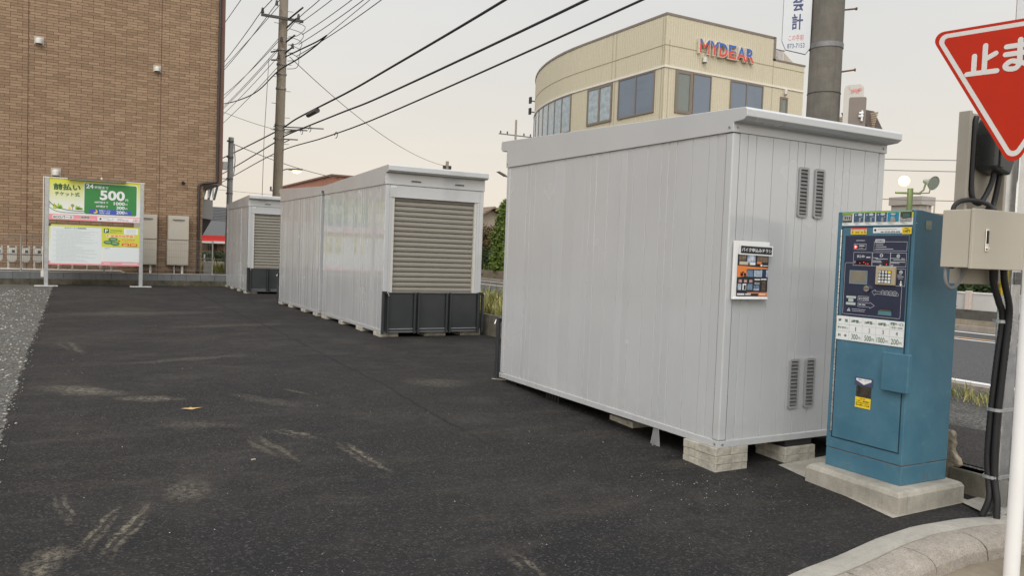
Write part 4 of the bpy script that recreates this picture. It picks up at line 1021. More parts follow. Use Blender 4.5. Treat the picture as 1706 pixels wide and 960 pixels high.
# lettering drawn with round strokes
SL_ = [1.6]
def stroke(pts, w=.026, l=None):
    SL_[0] += .12; l = SL_[0]
    q = smooth_path([(a, b, 0) for a, b in pts], 6) if len(pts) > 2 else [Vector((*pts[0], 0)), Vector((*pts[1], 0))]
    for i_, (v, v2) in enumerate(zip(q[:-1], q[1:])): mb.line([(v.x, v.y), (v2.x, v2.y)], w, l + .001 * i_, SIGNW)
    for i_, v in enumerate(q): mb.disc(v.x, v.y, w / 2, l + .02 + .002 * i_, SIGNW, 12)
for ox, ch in ((-.172, 'to'), (0.0, 'ma'), (.172, 're')):
    Q = lambda a, b: (ox + (a - .5) * .15, .075 + (b - .5) * .155)
    if ch == 'to':
        for S in ([(0.02, .06), (.98, .06)], [(.24, .08), (.24, .66)], [(.58, .08), (.58, .97)], [(.60, .50), (.92, .66)]): stroke([Q(*p) for p in S])
    elif ch == 'ma':
        for S in ([(.10, .82), (.90, .82)], [(.08, .56), (.92, .56)], [(.52, 1.0), (.52, .6), (.52, .22), (.40, .06), (.16, .08), (.10, .2), (.28, .32), (.55, .24), (.80, .14), (.94, .04)]): stroke([Q(*p) for p in S])
    else:
        for S in ([(.24, 1.0), (.24, .02)], [(.02, .72), (.40, .76), (.22, .48), (.02, .22)], [(.24, .50), (.50, .80), (.66, .82), (.68, .60), (.64, .20), (.80, .06), (.98, .20)]): stroke([Q(*p) for p in S])
part(mb, 'sign_plate', t)
mb = MB(); mb.tube([(4.45, 2.345, -.14), (4.45, 2.345, 3.10)], .0385, WHITEP, 24); part(mb, 'pole', t)
mb = MB()
for z in (2.45, 2.78):
    a = G + Vector((0, 0, z - G.z)) - nrm * .012
    mb.tube([a - u * .06, a + u * .16], .012, GALV, 8)
    mb.tube([(4.45 + .045 * cos(k * pi / 8), 2.345 + .045 * sin(k * pi / 8), z) for k in range(17)], .008, GALV, 8)
    mb.tube([a + u * .05, (4.43, 2.37, z)], .012, GALV, 8)
part(mb, 'clamp', t)

# low broken wall behind the machine
t = thing('low_wall', 'low mossy concrete wall stub with a broken upright end behind the ticket machine', 'wall', (5.5, 3.0, 0))
mb = MB(); mb.box(5.45, 5.58, 2.62, 3.34, -.1, .150, WALLO); part(mb, 'footing', t, .01)
mb = MB()
pr = [(3.345, .0), (3.345, .12), (3.315, .145), (3.29, .15), (3.272, .17), (3.285, .21), (3.315, .235), (3.335, .27), (3.32, .31), (3.335, .345), (3.325, .37), (3.345, .40), (3.46, .40), (3.46, 0)]
mb.prism(pr, lambda p, q: (q, p[0], p[1]), 5.47, 5.52, mat('broken_concrete', (0.25, 0.21, 0.155), 0.9, 0, 0.6, 16, bump=.02, bscale=22)); part(mb, 'broken_end', t, .012)
t = thing('boundary_wall', 'old concrete boundary wall retaining the grassy verge behind the containers', 'wall', (6.02, 14, 0))
mb = MB(); mb.box(5.99, 6.09, 3.9, 30, -.1, .40, WALLO)
mb.box(5.99, 6.09, 8.0, 30, .4005, .525, WALLO)
part(mb, 'wall_face', t, .006)

# ================================================================== PARKING SIGN BOARD
t = thing('parking_sign', 'large parking price sign board with green and white panels between two steel posts', 'sign board', (.55, 24.4, .21))
for x in (-.645, 1.64):
    mb = MB(); mb.box(x, x + .095, 24.40, 24.49, .22, 3.10, GALV); pp = part(mb, 'sign_post', t, .004)
    mb = MB(); mb.box(x - .22, x + .32, 24.30, 24.60, .212, .234, mat('base_plate', (0.5, 0.5, 0.48), 0.6, 0, 0.15, 8)); part(mb, 'base_plate', pp, .003)
mb = MB(); mb.box(-.66, 1.75, 24.40, 24.49, 3.10, 3.125, OFFWH); mb.box(-.55, 1.64, 24.45, 24.48, 2.02, 2.05, GALV); mb.box(-.55, 1.64, 24.45, 24.48, 1.84, 1.865, GALV); part(mb, 'top_rail', t)
mb = MB(); mb.box(-.12, 1.28, 24.26, 24.40, 3.095, 3.117, mat('lamp_shade_brown', (0.16, 0.13, 0.10), 0.5, 0, 0.1)); mb.box(-.1, 1.26, 24.28, 24.38, 3.08, 3.094, WHITEP); part(mb, 'lamp_shade', t, .003)
mb = MB(); mb.tube([(.68, 24.44, 3.12), (.68, 24.40, 3.18), (.68, 24.34, 3.13)], .022, OFFWH, 10); part(mb, 'lamp_bracket', t)
mb = MB(); mb.tube([(-.675, 24.42, 3.13), (-.675, 24.42, .56)], .013, OFFWH, 8); part(mb, 'conduit', t)
mb = MB(); mb.box(-.72, -.648, 24.40, 24.45, .46, .63, OFFWH); part(mb, 'socket_box', t, .006)
# graded print
def m_grad(name, c1, c2, z0, z1):
    q = NT(name); sp = q.n.new('ShaderNodeSeparateXYZ'); q.link(q.vec, sp.inputs[0])
    q.col(q.mix(q.rng(sp.outputs[2], z0, z1, 0, 1), c2, c1)); q.rough(.4); return q.m
oz = .21
GR1 = m_grad('print_yellow_to_white', (0.60, 0.60, 0.02), (0.72, 0.74, 0.70), 2.35 - oz, 3.07 - oz)
GR2 = m_grad('print_yellow_to_pink', (0.60, 0.60, 0.05), (0.72, 0.74, 0.66), 1.2 - oz, 1.86 - oz)
mb = MB(); bx, ex, bz, tz = -.548, 1.640, 2.000, 3.095
mb.box(bx, ex, 24.415, 24.44, bz, tz, WHT); mb.frame((bx, 24.4145, tz), (1, 0, 0), (0, 0, 1), (0, -1, 0)); Wd, Hd = ex - bx, tz - bz
def R(u0, u1, v0, v1, l, m_): mb.rect(u0 * Wd, u1 * Wd, -v1 * Hd, -v0 * Hd, l, m_)
def RR(u0, u1, v0, v1, l, m_, r=.03): mb.rrect(u0 * Wd, u1 * Wd, -v1 * Hd, -v0 * Hd, l, m_, r)
def TX(s_, u0, u1, v0, v1, l, m_, b=.0): mb.text(s_, u0 * Wd, u1 * Wd, -v1 * Hd, -v0 * Hd, l, m_, b)
R(0, 1, 0, 1, 1, GR1)
for pts, t_ in (([(0, .56), (.05, .66), (.12, .72), (.2, .755), (.30, .77), (.375, .765)], .018), ([(0, .70), (.06, .78), (.14, .815), (.24, .82), (.375, .81)], .014), ([(.0, .66), (.012, .63), (.0, .60)], .008)):
    q = smooth_path([(a, b, 0) for a, b in pts], 5); mb.line([(v.x * Wd, -v.y * Hd) for v in q], t_, 3, DGRN)
for k, (a, h) in enumerate(((.055, .15), (.072, .11), (.10, .15), (.118, .12), (.132, .10), (.29, .11), (.305, .09), (.32, .10), (.335, .07), (.35, .06))):
    b0 = .735; mb.poly([((a - .014) * Wd, -b0 * Hd), ((a + .014) * Wd, -b0 * Hd), ((a + .010) * Wd, -(b0 - h * .6) * Hd), (a * Wd, -(b0 - h) * Hd), ((a - .010) * Wd, -(b0 - h * .6) * Hd)], 2, LGRN)
mb.disc(.065 * Wd, -.69 * Hd, .035, 3, YEL); mb.disc(.22 * Wd, -.71 * Hd, .03, 3, YEL); mb.disc(.25 * Wd, -.64 * Hd, .042, 3, mat('print_olive', (0.30, 0.32, 0.06), 0.5, 0, 0)); mb.rect(.247 * Wd, .253 * Wd, -.75 * Hd, -.66 * Hd, 3, BRN)
RR(.368, .968, .055, .845, 2, WHT, .05); RR(.376, .960, .07, .830, 3, GRN, .045)
TX('前払い', .045, .335, .115, .275, 5, DGRN, .035); TX('チケット式', .060, .325, .315, .415, 5, DGRN, .015)
TX('24', .393, .475, .085, .195, 5, WHT, .03); TX('時間まで', .487, .640, .125, .195, 5, WHT, .012)
TX('500', .545, .825, .22, .465, 5, WHT, .035); TX('円', .832, .862, .41, .470, 5, WHT, .02)
TX('48時間まで', .485, .640, .500, .553, 5, WHT, .015); TX('1000', .700, .825, .495, .575, 5, WHT, .03); TX('円', .832, .855, .53, .570, 5, WHT, .02)
TX('3時間まで', .505, .638, .600, .653, 5, WHT, .015); TX('300', .730, .825, .600, .680, 5, WHT, .03); TX('円', .832, .855, .635, .675, 5, WHT, .02)
R(.430, .900, .700, .815, 4, BLUP); mb.disc(.498 * Wd, -.757 * Hd, .052, 5, YEL, 20); mb.disc(.486 * Wd, -.740 * Hd, .042, 6, BLUP, 20)
TX('夜間サービス', .540, .665, .712, .755, 6, WHT, .015); TX('18:00〜8:00', .545, .660, .768, .803, 6, WHT, .015); TX('200', .730, .825, .712, .795, 6, WHT, .03); TX('円', .832, .855, .745, .790, 6, WHT, .02)
R(0, 1, .865, 1, 3, PINK)
RR(.038, .262, .888, .972, 4, WHT, .03); TX('ECOパーク', .048, .252, .900, .962, 5, DGRN, .04); R(.335, .440, .885, .945, 4, GREYP); TX('駐車場', .345, .430, .892, .938, 5, DGRN, .01)
R(.27, .50, .955, .965, 4, WHT)
R(.522, .995, .885, .985, 4, WHT); mb.disc(.556 * Wd, -.935 * Hd, .026, 5, NAVY); R(.582, .66, .912, .925, 5, GREYP); R(.685, .70, .905, .925, 5, GREYP); R(.625, .665, .945, .962, 5, GREYP); R(.67, .70, .945, .955, 5, GREYP); R(.745, .80, .905, .92, 5, GREYP)
TX('0120-893-606', .745, .87, .935, .960, 5, NAVY, .0); TX('駐車場', .925, .975, .900, .925, 5, REDP, .0); TX('1471', .922, .985, .932, .970, 5, REDP, .03)
part(mb, 'price_panel', t)
mb = MB(); bz, tz = .800, 1.872
mb.box(bx, ex, 24.415, 24.44, bz, tz, WHT); mb.frame((bx, 24.4145, tz), (1, 0, 0), (0, 0, 1), (0, -1, 0)); Hd = tz - bz
R(0, 1, 0, 1, 1, GR2); R(0, .572, 0, .04, 2, YGR); R(0, .022, .0, .9, 2, GR2); R(0, 1, .905, 1, 2, PINK)
R(.020, .570, .045, .965, 3, mat('print_pale_white', (0.66, 0.70, 0.70), 0.4, 0, 0)); TX('ECOパークご利用規則', .170, .400, .058, .098, 4, DGRN, .02)
rl = random.Random(3); PT = mat('print_faint_text', (0.50, 0.56, 0.54), 0.5, 0, 0)
for k in range(25):
    v = .125 + k * .0325; u0 = .050 + (0.03 if k % 4 else 0); u1 = rl.uniform(.28, .54)
    uu = u0
    while uu < u1: w = rl.uniform(.015, .05); R(uu, min(uu + w, u1), v, v + .013, 4, PT); uu += w + .006
R(.575, 1, 0, .52, 3, YGR)
RR(.594, .652, .055, .165, 4, DGRN, .012); TX('P', .608, .640, .072, .150, 5, WHT, .04)
R(.67, .80, .088, .103, 4, DGRN); TX('ECOパーク', .668, .795, .125, .165, 4, DGRN, .0)
R(.822, .982, .035, .185, 4, WHT)
for k in range(4): R(.845, .96, .06 + k * .03, .068 + k * .03, 5, GREYP)
R(.622, .945, .205, .275, 4, mat('print_pale_yellow', (0.78, 0.72, 0.45), 0.5, 0, 0)); TX('駐車場用地募集！', .625, .942, .210, .270, 5, ORG, .03)
for a, b in ((.645, .405), (.700, .325), (.720, .430)): mb.disc(a * Wd, -b * Hd, .115, 4 + (a > .7) * 2, DGRN, 20, .052); mb.disc(a * Wd, -b * Hd, .105, 5 + (a > .7) * 2, mat('print_mid_green', (0.05, 0.22, 0.08), 0.5, 0, 0), 20, .044); R(a - .028, a + .028, b - .012, b + .006, 6 + (a > .7) * 2, GREYP)
mb.poly([(.748 * Wd, -.355 * Hd), (.762 * Wd, -.355 * Hd), (.762 * Wd, -.335 * Hd), (.785 * Wd, -.365 * Hd), (.762 * Wd, -.395 * Hd), (.762 * Wd, -.375 * Hd), (.748 * Wd, -.375 * Hd)], 5, REDP)
TX('空き地活用', .795, .945, .305, .350, 4, ORG, .02); TX('ご相談ください', .815, .940, .375, .400, 4, REDP, .0); R(.797, .882, .425, .480, 4, REDP); R(.890, .975, .425, .480, 4, REDP); R(.815, .865, .445, .460, 5, WHT); R(.905, .96, .445, .460, 5, WHT)
R(.70, .78, .497, .505, 4, DGRN); R(.86, .98, .497, .505, 4, DGRN); R(.592, .992, .530, .895, 4, mat('print_pale_white', (0, 0, 0))); TX('お知らせ', .607, .665, .545, .572, 5, NAVY, .0)
R(.60, .67, .94, .955, 4, WHT); R(.69, .74, .935, .955, 4, GREYP); R(.80, .98, .94, .955, 4, WHT)
part(mb, 'notice_panel', t)

# ================================================================== BRICK BUILDING
t = thing('brick_building', 'tan brick apartment building without windows behind the parking sign', 'building', (-4, 27, .2))
mb = MB()
mb.box(-26, 4.09, 26.3, 40, 3.37, 14, BRICK); mb.box(-26, 3.53, 26.301, 39.9, .56, 3.3699, BRICK)
part(mb, 'brick_wall', t)
mb = MB(); mb.box(-26, 3.54, 26.29, 39.95, .1, .56, FOUND); part(mb, 'footing', t)
mb = MB(); mb.box(3.531, 4.085, 26.31, 39.99, 3.345, 3.3695, mat('soffit_grey', (0.45, 0.43, 0.40), 0.7, 0, 0.05)); part(mb, 'soffit', t)
JT = mat('control_joint', (0.10, 0.045, 0.03), 0.8, 0, 0)
mb = MB()
for x in (-1.13, 2.285, -4.55): mb.box(x - .008, x + .008, 26.294, 26.3, .56, 14, JT)
part(mb, 'control_joint', t)
mb = MB(); mb.tube([(3.93, 26.24, 14), (3.93, 26.24, 3.50), (3.92, 26.24, 3.43), (3.86, 26.24, 3.41), (3.50, 26.24, 3.345), (3.43, 26.24, 3.32), (3.41, 26.24, 3.24), (3.41, 26.24, .5)], .042, DBROWN, 10)
for z in (1.0, 2.3, 4.6, 6.4, 8.2): mb.box((3.36 if z < 3.3 else 3.88), (3.46 if z < 3.3 else 3.98), 26.2, 26.3, z, z + .03, DBROWN)
part(mb, 'drain_pipe', t)
mb = MB(); mb.box(3.93, 4.089, 26.285, 26.30, 3.37, 14, mat('corner_trim_brown', (0.14, 0.07, 0.045), 0.6, 0, 0.1)); part(mb, 'corner_trim', t)
for x, z, r in ((-.875, 7.05, .12), (2.17, 6.70, .11), (-.43, 3.40, .125)):
    mb = MB()
    # hood: half dome over a vertical half cylinder
    vs = []; rows = []
    for i in range(6):
        e = radians(i * 18); rows.append([(x + r * .8 * cos(pi * k / 12) * cos(e), 26.3 - .16 * sin(pi * k / 12) * cos(e), z + r * .55 * sin(e)) for k in range(13)])
    rows = [[(a, b, z - r * .9) for a, b, c in rows[0]]] + rows
    vs = [p for q in rows for p in q]; n = 13
    mb.add(vs, [(i * n + k, i * n + k + 1, (i + 1) * n + k + 1, (i + 1) * n + k) for i in range(len(rows) - 1) for k in range(n - 1)], OFFWH, True)
    mb.box(x - r, x + r, 26.285, 26.30, z - r * 1.1, z + r * .85, mat('vent_plate', (0.38, 0.35, 0.31), 0.5, 0, 0.05)); mb.box(x - r * .7, x + r * .7, 26.17, 26.285, z - r * .9, z - r * .88, DBROWN)
    part(mb, 'vent_hood', t)
mb = MB(); mb.tube([(2.94, 26.3, 3.36), (2.94, 26.22, 3.36)], .03, DBROWN, 8); mb.tube([(2.94, 26.22, 3.33), (2.95, 26.14, 3.30)], .05, DBROWN, 10); part(mb, 'wall_camera', t)

# external stair of the building behind the overhang
t = thing('outside_stair', 'white and grey outside stair with slanted balusters under the overhang', 'stair', (4.1, 29, .2))
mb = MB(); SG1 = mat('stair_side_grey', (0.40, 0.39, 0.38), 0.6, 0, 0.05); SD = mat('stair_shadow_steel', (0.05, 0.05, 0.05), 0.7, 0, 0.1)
mb.prism([(3.60, 3.05), (4.22, 2.99), (4.22, 2.32), (3.60, 2.42)], lambda p, q: (p[0], q, p[1]), 29.0, 29.06, SG1); part(mb, 'stair_side', t)
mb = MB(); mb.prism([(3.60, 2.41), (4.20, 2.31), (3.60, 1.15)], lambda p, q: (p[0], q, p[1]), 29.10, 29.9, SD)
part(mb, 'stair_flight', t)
mb = MB()
for k in range(5): x = 3.60 + k * .15; mb.box(x, x + .055, 29.0, 29.03, 3.07, 3.95, WHITEP)
for k in range(5): mb.add([(3.5 + k * .18, 29.05, 3.0), (3.58 + k * .18, 29.05, 3.0), (3.78 + k * .18, 29.05, 3.9), (3.7 + k * .18, 29.05, 3.9)], [(0, 1, 2, 3)], mat('baluster_dark', (0.09, 0.11, 0.13), 0.4, 0.3, 0))
part(mb, 'baluster', t)

# gas meters and pipes
GM = mat('meter_grey', (0.47, 0.45, 0.40), 0.5, 0, 0.08, 6); GMD = mat('meter_band', (0.13, 0.12, 0.11), 0.6, 0, 0.1)
def meter(x, label):
    t = thing('gas_meter', label, 'gas meter', (x, 25.65, .62), 'gas meters along the brick wall')
    z0, z1 = .80, 1.20
    mb = MB(); pr = [(x - .11, z1), (x + .11, z1), (x + .12, z1 - .14), (x + .12, z0 + .12)] + [(x + .12 * cos(radians(-10 - 16 * k)), z0 + .10 + .10 * sin(radians(-10 - 16 * k))) for k in range(11)] + [(x - .12, z0 + .12), (x - .12, z1 - .14)]
    mb.prism(pr, lambda p, q: (p[0], q, p[1]), 25.57, 25.72, GM); bd = part(mb, 'meter_body', t, .012)
    mb = MB(); mb.box(x - .128, x + .128, 25.563, 25.727, 1.005, 1.025, GMD); mb.box(x - .075, x + .075, 25.60, 25.69, 1.2001, 1.225, GMD); part(mb, 'band', bd)
    mb = MB(); mb.box(x - .01, x + .065, 25.560, 25.5695, 1.06, 1.14, mat('meter_dial', (0.06, 0.06, 0.055), 0.3, 0, 0)); mb.box(x - .085, x + .085, 25.5645, 25.5698, 1.04, 1.16, OFFWH); part(mb, 'dial', bd)
    for dx_, za, zb_, r_ in ((-.085, .60, .85, .03), (-.085, 1.18, 1.26, .032), (.085, 1.18, 1.24, .025)):
        mb = MB(); mb.tube([(x + dx_, 25.65, za), (x + dx_, 25.65, zb_)], r_, OFFWH, 8); part(mb, 'pipe_joint', t)
for x, lb in ((-.80, 'grey gas meter closest to the parking sign post'), (-1.10, 'grey gas meter second left from the parking sign post'), (-1.41, 'grey gas meter third left from the parking sign post'), (-1.74, 'grey gas meter cut by the left edge, fourth from the parking sign post')): meter(x - .02, lb)
mb = MB(); mb.tube([(-6, 25.62, .615), (1.25, 25.62, .605), (1.32, 25.62, .57), (1.32, 25.62, .3)], .028, OFFWH, 8)
for x in (-.32, .02, .38, .72, 1.0): mb.tube([(x, 25.62, .60), (x, 25.62, .80)], .028, OFFWH, 8)
single(mb, 'gas_pipe', 'long cream gas pipe running low along the brick wall behind the sign', 'pipe', (0, 25.62, .6))
def heater(x0, x1, label):
    t = thing('water_heater', label, 'water heater', ((x0 + x1) / 2, 26.15, .8), 'wall mounted water heaters')
    mb = MB(); mb.box(x0, x1, 26.02, 26.28, 1.58, 2.31, BEIGEB); up_ = part(mb, 'heater_case', t, .012)
    mb = MB(); mb.box(x0 + .12, x1 - .12, 26.008, 26.02, 2.17, 2.20, DISP if False else GMD); mb.box(x0 + .16, x1 - .17, 26.012, 26.019, 2.142, 2.150, GMD); part(mb, 'flue_slot', up_)
    mb = MB(); mb.frame((0, 26.0195, 0), (1, 0, 0), (0, 0, 1), (0, -1, 0))
    for k in range(5): mb.rect(x0 + .08, x0 + .13, 1.72 + k * .045, 1.74 + k * .045, 1, GREYP); mb.rect(x0 + .17, x0 + .25, 1.72 + k * .033, 1.735 + k * .033, 1, GREYP)
    part(mb, 'rating_label', up_)
    mb = MB(); mb.box(x0 - .015, x1, 26.035, 26.28, .81, 1.565, BEIGEB); part(mb, 'pipe_cover', t, .008)
    mb = MB(); xm = x1 - .16; mb.tube([(xm, 26.15, .83), (xm, 26.15, .3)], .035, WHITEP, 10); mb.tube([(x0 + .2, 26.15, .83), (x0 + .2, 26.15, .3)], .018, OFFWH, 8); part(mb, 'pipe', t)
heater(1.60, 2.225, 'beige wall water heater half hidden by the right post of the parking sign')
heater(2.53, 3.115, 'beige wall water heater standing clear between the sign and the drain pipe')

# block wall with mesh fence
t = thing('block_wall', 'low grey block wall on a mossy footing at the far end of the lot', 'wall', (0, 25.25, .2))
mb = MB(); mb.box(-20, 7.5, 25.17, 25.33, .1, .372, WALLD); part(mb, 'footing', t, .004)
mb = MB()
x = -20.0
while x < 7.4:
    mb.box(x + .003, x + .393, 25.20, 25.32, .373, .563 + random.uniform(-.001, .001), WALLG); x += .396 * 1.0
part(mb, 'block_course', t, .003)
mb = MB(); mb.box(-20, 7.5, 25.195, 25.325, .5645, .578, mat('coping_mortar', (0.38, 0.37, 0.34), 0.9, 0, 0.15, 6)); part(mb, 'coping', t)
t = thing('mesh_fence', 'thin grey wire mesh fence standing on the low grey block wall', 'fence', (0, 25.26, .58))
WIRE = mat('fence_wire', (0.26, 0.235, 0.20), 0.5, 0.4, 0)
for x in (-5.23, -3.22, -1.21, .80, 3.70):
    mb = MB(); mb.tube([(x, 25.26, .578), (x, 25.26, 1.60)], .020, mat('fence_post_grey', (0.30, 0.29, 0.26), 0.5, 0.3, 0.1), 8); part(mb, 'fence_post', t)
mb = MB(); x = -5.2
while x < 3.70: mb.box(x, x + .0035, 25.235, 25.2385, .66, 1.58, WIRE); x += .05
for z in (.68, .70, .86, 1.06, 1.26, 1.46, 1.56, 1.575): mb.box(-5.2, 3.70, 25.239, 25.2435, z, z + .006, WIRE)
part(mb, 'wire_mesh', t)
mb = MB(); mb.box(3.545, 3.80, 25.9, 25.93, .58, .93, mat('grey_panel', (0.17, 0.16, 0.145), 0.6, 0, 0.2, 20))
single(mb, 'side_panel_fence', 'small dull grey panel beside the corner of the brick building', 'panel', (3.6, 25.9, .58))

# ================================================================== CREAM BUILDING ACROSS THE ROAD
def m_siding():
    q = NT('cream_siding')
    sp = q.n.new('ShaderNodeSeparateXYZ'); q.link(q.vec, sp.inputs[0])
    s = q.math('ADD', sp.outputs[0], sp.outputs[1])
    w = q.math('SINE', q.math('MULTIPLY', s, 2 * pi / .115))
    v2 = q.noise(1.0, 3, .6, q.mapping((7, 7, .4)))
    base = q.mix(q.rng(q.noise(6, 4, .7, q.mapping((1, 1, 2.2))), .4, .65, 0, .5), (0.60, 0.545, 0.40), (0.54, 0.485, 0.355))
    base = q.mix(q.rng(w, .82, 1, 0, .3), base, (0.42, 0.36, 0.25))
    base = q.mix(q.rng(v2, .55, .8, 0, .25), base, (0.45, 0.39, 0.25))
    q.col(base); q.rough(.7); q.bump(w, .01, .5); return q.m
SID = m_siding(); SJ = mat('siding_joint', (0.30, 0.25, 0.15), .8, 0, 0); CAPM = mat('parapet_cap', (0.20, 0.165, 0.14), .5, 0, .1); BAND = mat('white_band', (0.74, 0.70, 0.62), .6, 0, .03)
FRM = mat('bronze_frame', (0.21, 0.175, 0.14), .45, .2, .05); GLS = mat('window_glass', (0.13, 0.165, 0.215), .06, 0, .08, .6, spec=1.0); GLC = mat('window_glass_curtain', (0.33, 0.39, 0.42), .12, 0, .25, 5, spec=.8); GLD = mat('window_glass_green', (0.16, 0.185, 0.165), .1, 0, .06, 2, spec=.8)
t = thing('cream_building', 'cream sided building with a rounded corner and large windows across the road', 'building', (22, 30, .2))
H1, H2 = 10.82, 9.93
arc = [(34.2 - 14.6 * cos(radians(a)), 29.7 + 14.6 * sin(radians(a))) for a in range(3, 88, 3)]
plan = [(19.6, 23.95), (25.29, 23.95), (25.29, 36), (34.2, 36), (34.2, 44.4)] + arc[::-1] + [(19.6, 29.7)]
mb = MB(); mb.prism(plan, lambda p, q: (p[0], p[1], q), .1, H1, SID)
mb.box(25.2901, 27.15, 23.951, 35.9, .1, H2, SID)
mb.prism([(27.151, 23.951), (29.2, 27.2), (29.2, 35.9), (27.151, 35.9)], lambda p, q: (p[0], p[1], q), .1, H2 - .05, SID)
wl = part(mb, 'wall', t)
mb = MB()
def off(p, d): return [(x, y) for x, y in p]
line_ = [(25.32, 23.93), (19.58, 23.93), (19.58, 29.7)] + [(34.2 - 14.63 * cos(radians(a)), 29.7 + 14.63 * sin(radians(a))) for a in range(3, 88, 3)]
def ribbon(mb, pts, z0, z1, th, mt):
    n = len(pts); vs = []
    for (x, y) in pts: vs += [(x, y, z0), (x, y, z1)]
    inn = []
    for i, (x, y) in enumerate(pts):
        a = Vector(pts[max(i - 1, 0)]); b = Vector(pts[min(i + 1, n - 1)]); d = (b - a).normalized(); nn = Vector((-d.y, d.x))
        if nn.dot(Vector((26, 33)) - Vector((x, y))) < 0: nn = -nn
        vs += []; inn.append((x + nn.x * th, y + nn.y * th))
    vs += [v for (x, y) in inn for v in ((x, y, z0), (x, y, z1))]
    fs = []
    for i in range(n - 1):
        fs += [(2 * i, 2 * i + 2, 2 * i + 3, 2 * i + 1), (2 * i + 1, 2 * i + 3, 2 * n + 2 * i + 3, 2 * n + 2 * i + 1), (2 * i, 2 * n + 2 * i, 2 * n + 2 * i + 2, 2 * i + 2)]
    fs += [(0, 1, 2 * n + 1, 2 * n), (2 * n - 2, 4 * n - 2, 4 * n - 1, 2 * n - 1)]
    mb.add(vs, fs, mt)
ribbon(mb, line_, H1 - .02, H1 + .07, .25, CAPM); mb.box(25.26, 27.2, 23.93, 24.1, H2, H2 + .07, CAPM); mb.box(25.27, 25.40, 23.93, 26, H2, H1 + .07, CAPM)
part(mb, 'parapet_cap', t)
mb = MB(); bl = [(27.15, 23.915), (19.565, 23.915), (19.565, 29.7)] + [(34.2 - 14.645 * cos(radians(a)), 29.7 + 14.645 * sin(radians(a))) for a in range(3, 88, 3)]
ribbon(mb, bl, 8.84, 8.91, .05, BAND); part(mb, 'white_band', t)
mb = MB(); sl = [(27.15, 23.94), (19.59, 23.94), (19.59, 29.7)] + [(34.2 - 14.61 * cos(radians(a)), 29.7 + 14.61 * sin(radians(a))) for a in range(3, 88, 3)]
ribbon(mb, sl, 9.675, 9.695, .02, SJ)
for y in (24.12, 27.1, 27.35, 24.0): mb.box(19.592, 19.60, y, y + .015, 4, H1 - .03, SJ)
for x in (19.78, 25.29): mb.box(x, x + .015, 23.942, 23.95, 4, min(H1 - .03, 9.9), SJ)
part(mb, 'siding_joint', t)
def win_x(y0, y1, z0, z1, gl, n=2, fat=.05, mull=.05):     # on the road side, facing -X
    mb = MB(); X = 19.60
    mb.box(X - .045, X - .002, y0, y1, z0, z0 + fat, FRM); mb.box(X - .045, X - .002, y0, y1, z1 - fat, z1, FRM)
    for k in range(n + 1):
        w = fat if k in (0, n) else mull; yc = y0 + (y1 - y0 - w) * k / n; mb.box(X - .045, X - .002, yc, yc + w, z0 + fat, z1 - fat, FRM)
    f = part(mb, 'window', t)
    mb = MB(); mb.box(X - .020, X - .003, y0 + .01, y1 - .01, z0 + .01, z1 - .01, gl); part(mb, 'pane', f)
win_x(24.49, 26.82, 7.20, 8.82, GLS); win_x(27.24, 29.07, 7.20, 8.81, GLC, 2, .10, .12)
def win_y(xs, z0, z1, gls, fat=.05):                       # facing -Y
    mb = MB(); Y = 23.95; x0, x1 = xs[0], xs[-1]
    mb.box(x0, x1, Y - .045, Y - .002, z0, z0 + fat, FRM); mb.box(x0, x1, Y - .045, Y - .002, z1 - fat, z1, FRM)
    for x in xs: a = min(max(x - fat / 2, x0), x1 - fat); mb.box(a, a + fat, Y - .045, Y - .002, z0 + fat, z1 - fat, FRM)
    f = part(mb, 'window', t)
    for (a, b), gl in zip(zip(xs[:-1], xs[1:]), gls): mb = MB(); mb.box(a + .01, b - .01, Y - .02, Y - .003, z0 + .01, z1 - .01, gl); part(mb, 'pane', f)
win_y([20.13, 20.97], 7.18, 8.82, [GLD], .12); win_y([21.02, 21.95], 7.18, 8.80, [GLS], .04); win_y([22.97, 23.86, 24.78], 7.18, 8.80, [GLS, GLS]); win_y([25.79, 26.22], 7.1, 8.50, [GLD], .08)
# curved window band
def cp(s, r=12.4): a = s / 14.6; r += 2.2; return (34.2 - r * cos(a), 29.7 + r * sin(a))
mb = MB(); ss = [.70, 1.55, 2.35, 3.2, 4.1, 5.0, 6.0, 7.0]
for s_ in ss: a = cp(s_, 12.44); b = cp(s_ + .06, 12.44); c = cp(s_ + .06, 12.40); d = cp(s_, 12.40); mb.add([(*a, 7.17), (*b, 7.17), (*c, 7.17), (*d, 7.17), (*a, 8.80), (*b, 8.80), (*c, 8.80), (*d, 8.80)], [(0, 1, 5, 4), (1, 2, 6, 5), (3, 0, 4, 7), (4, 5, 6, 7)], FRM)
def arcbox(mb, s0, s1, z0, z1, r0, r1, mt, n=12):
    vs = []
    for k in range(n + 1):
        s_ = s0 + (s1 - s0) * k / n; a = cp(s_, r0); b = cp(s_, r1); vs += [(*a, z0), (*a, z1), (*b, z0), (*b, z1)]
    mb.add(vs, [f for k in range(n) for f in ((4 * k, 4 * k + 4, 4 * k + 5, 4 * k + 1), (4 * k + 1, 4 * k + 5, 4 * k + 7, 4 * k + 3), (4 * k, 4 * k + 2, 4 * k + 6, 4 * k + 4))], mt)
arcbox(mb, .70, 7.06, 7.12, 7.17, 12.44, 12.40, FRM); arcbox(mb, .70, 7.06, 8.78, 8.83, 12.44, 12.40, FRM)
f = part(mb, 'window', t)
for a, b in zip(ss[:-1], ss[1:]): mb = MB(); arcbox(mb, a + .06, b, 7.17, 8.78, 12.415, 12.40, GLC, 4); part(mb, 'pane', f)
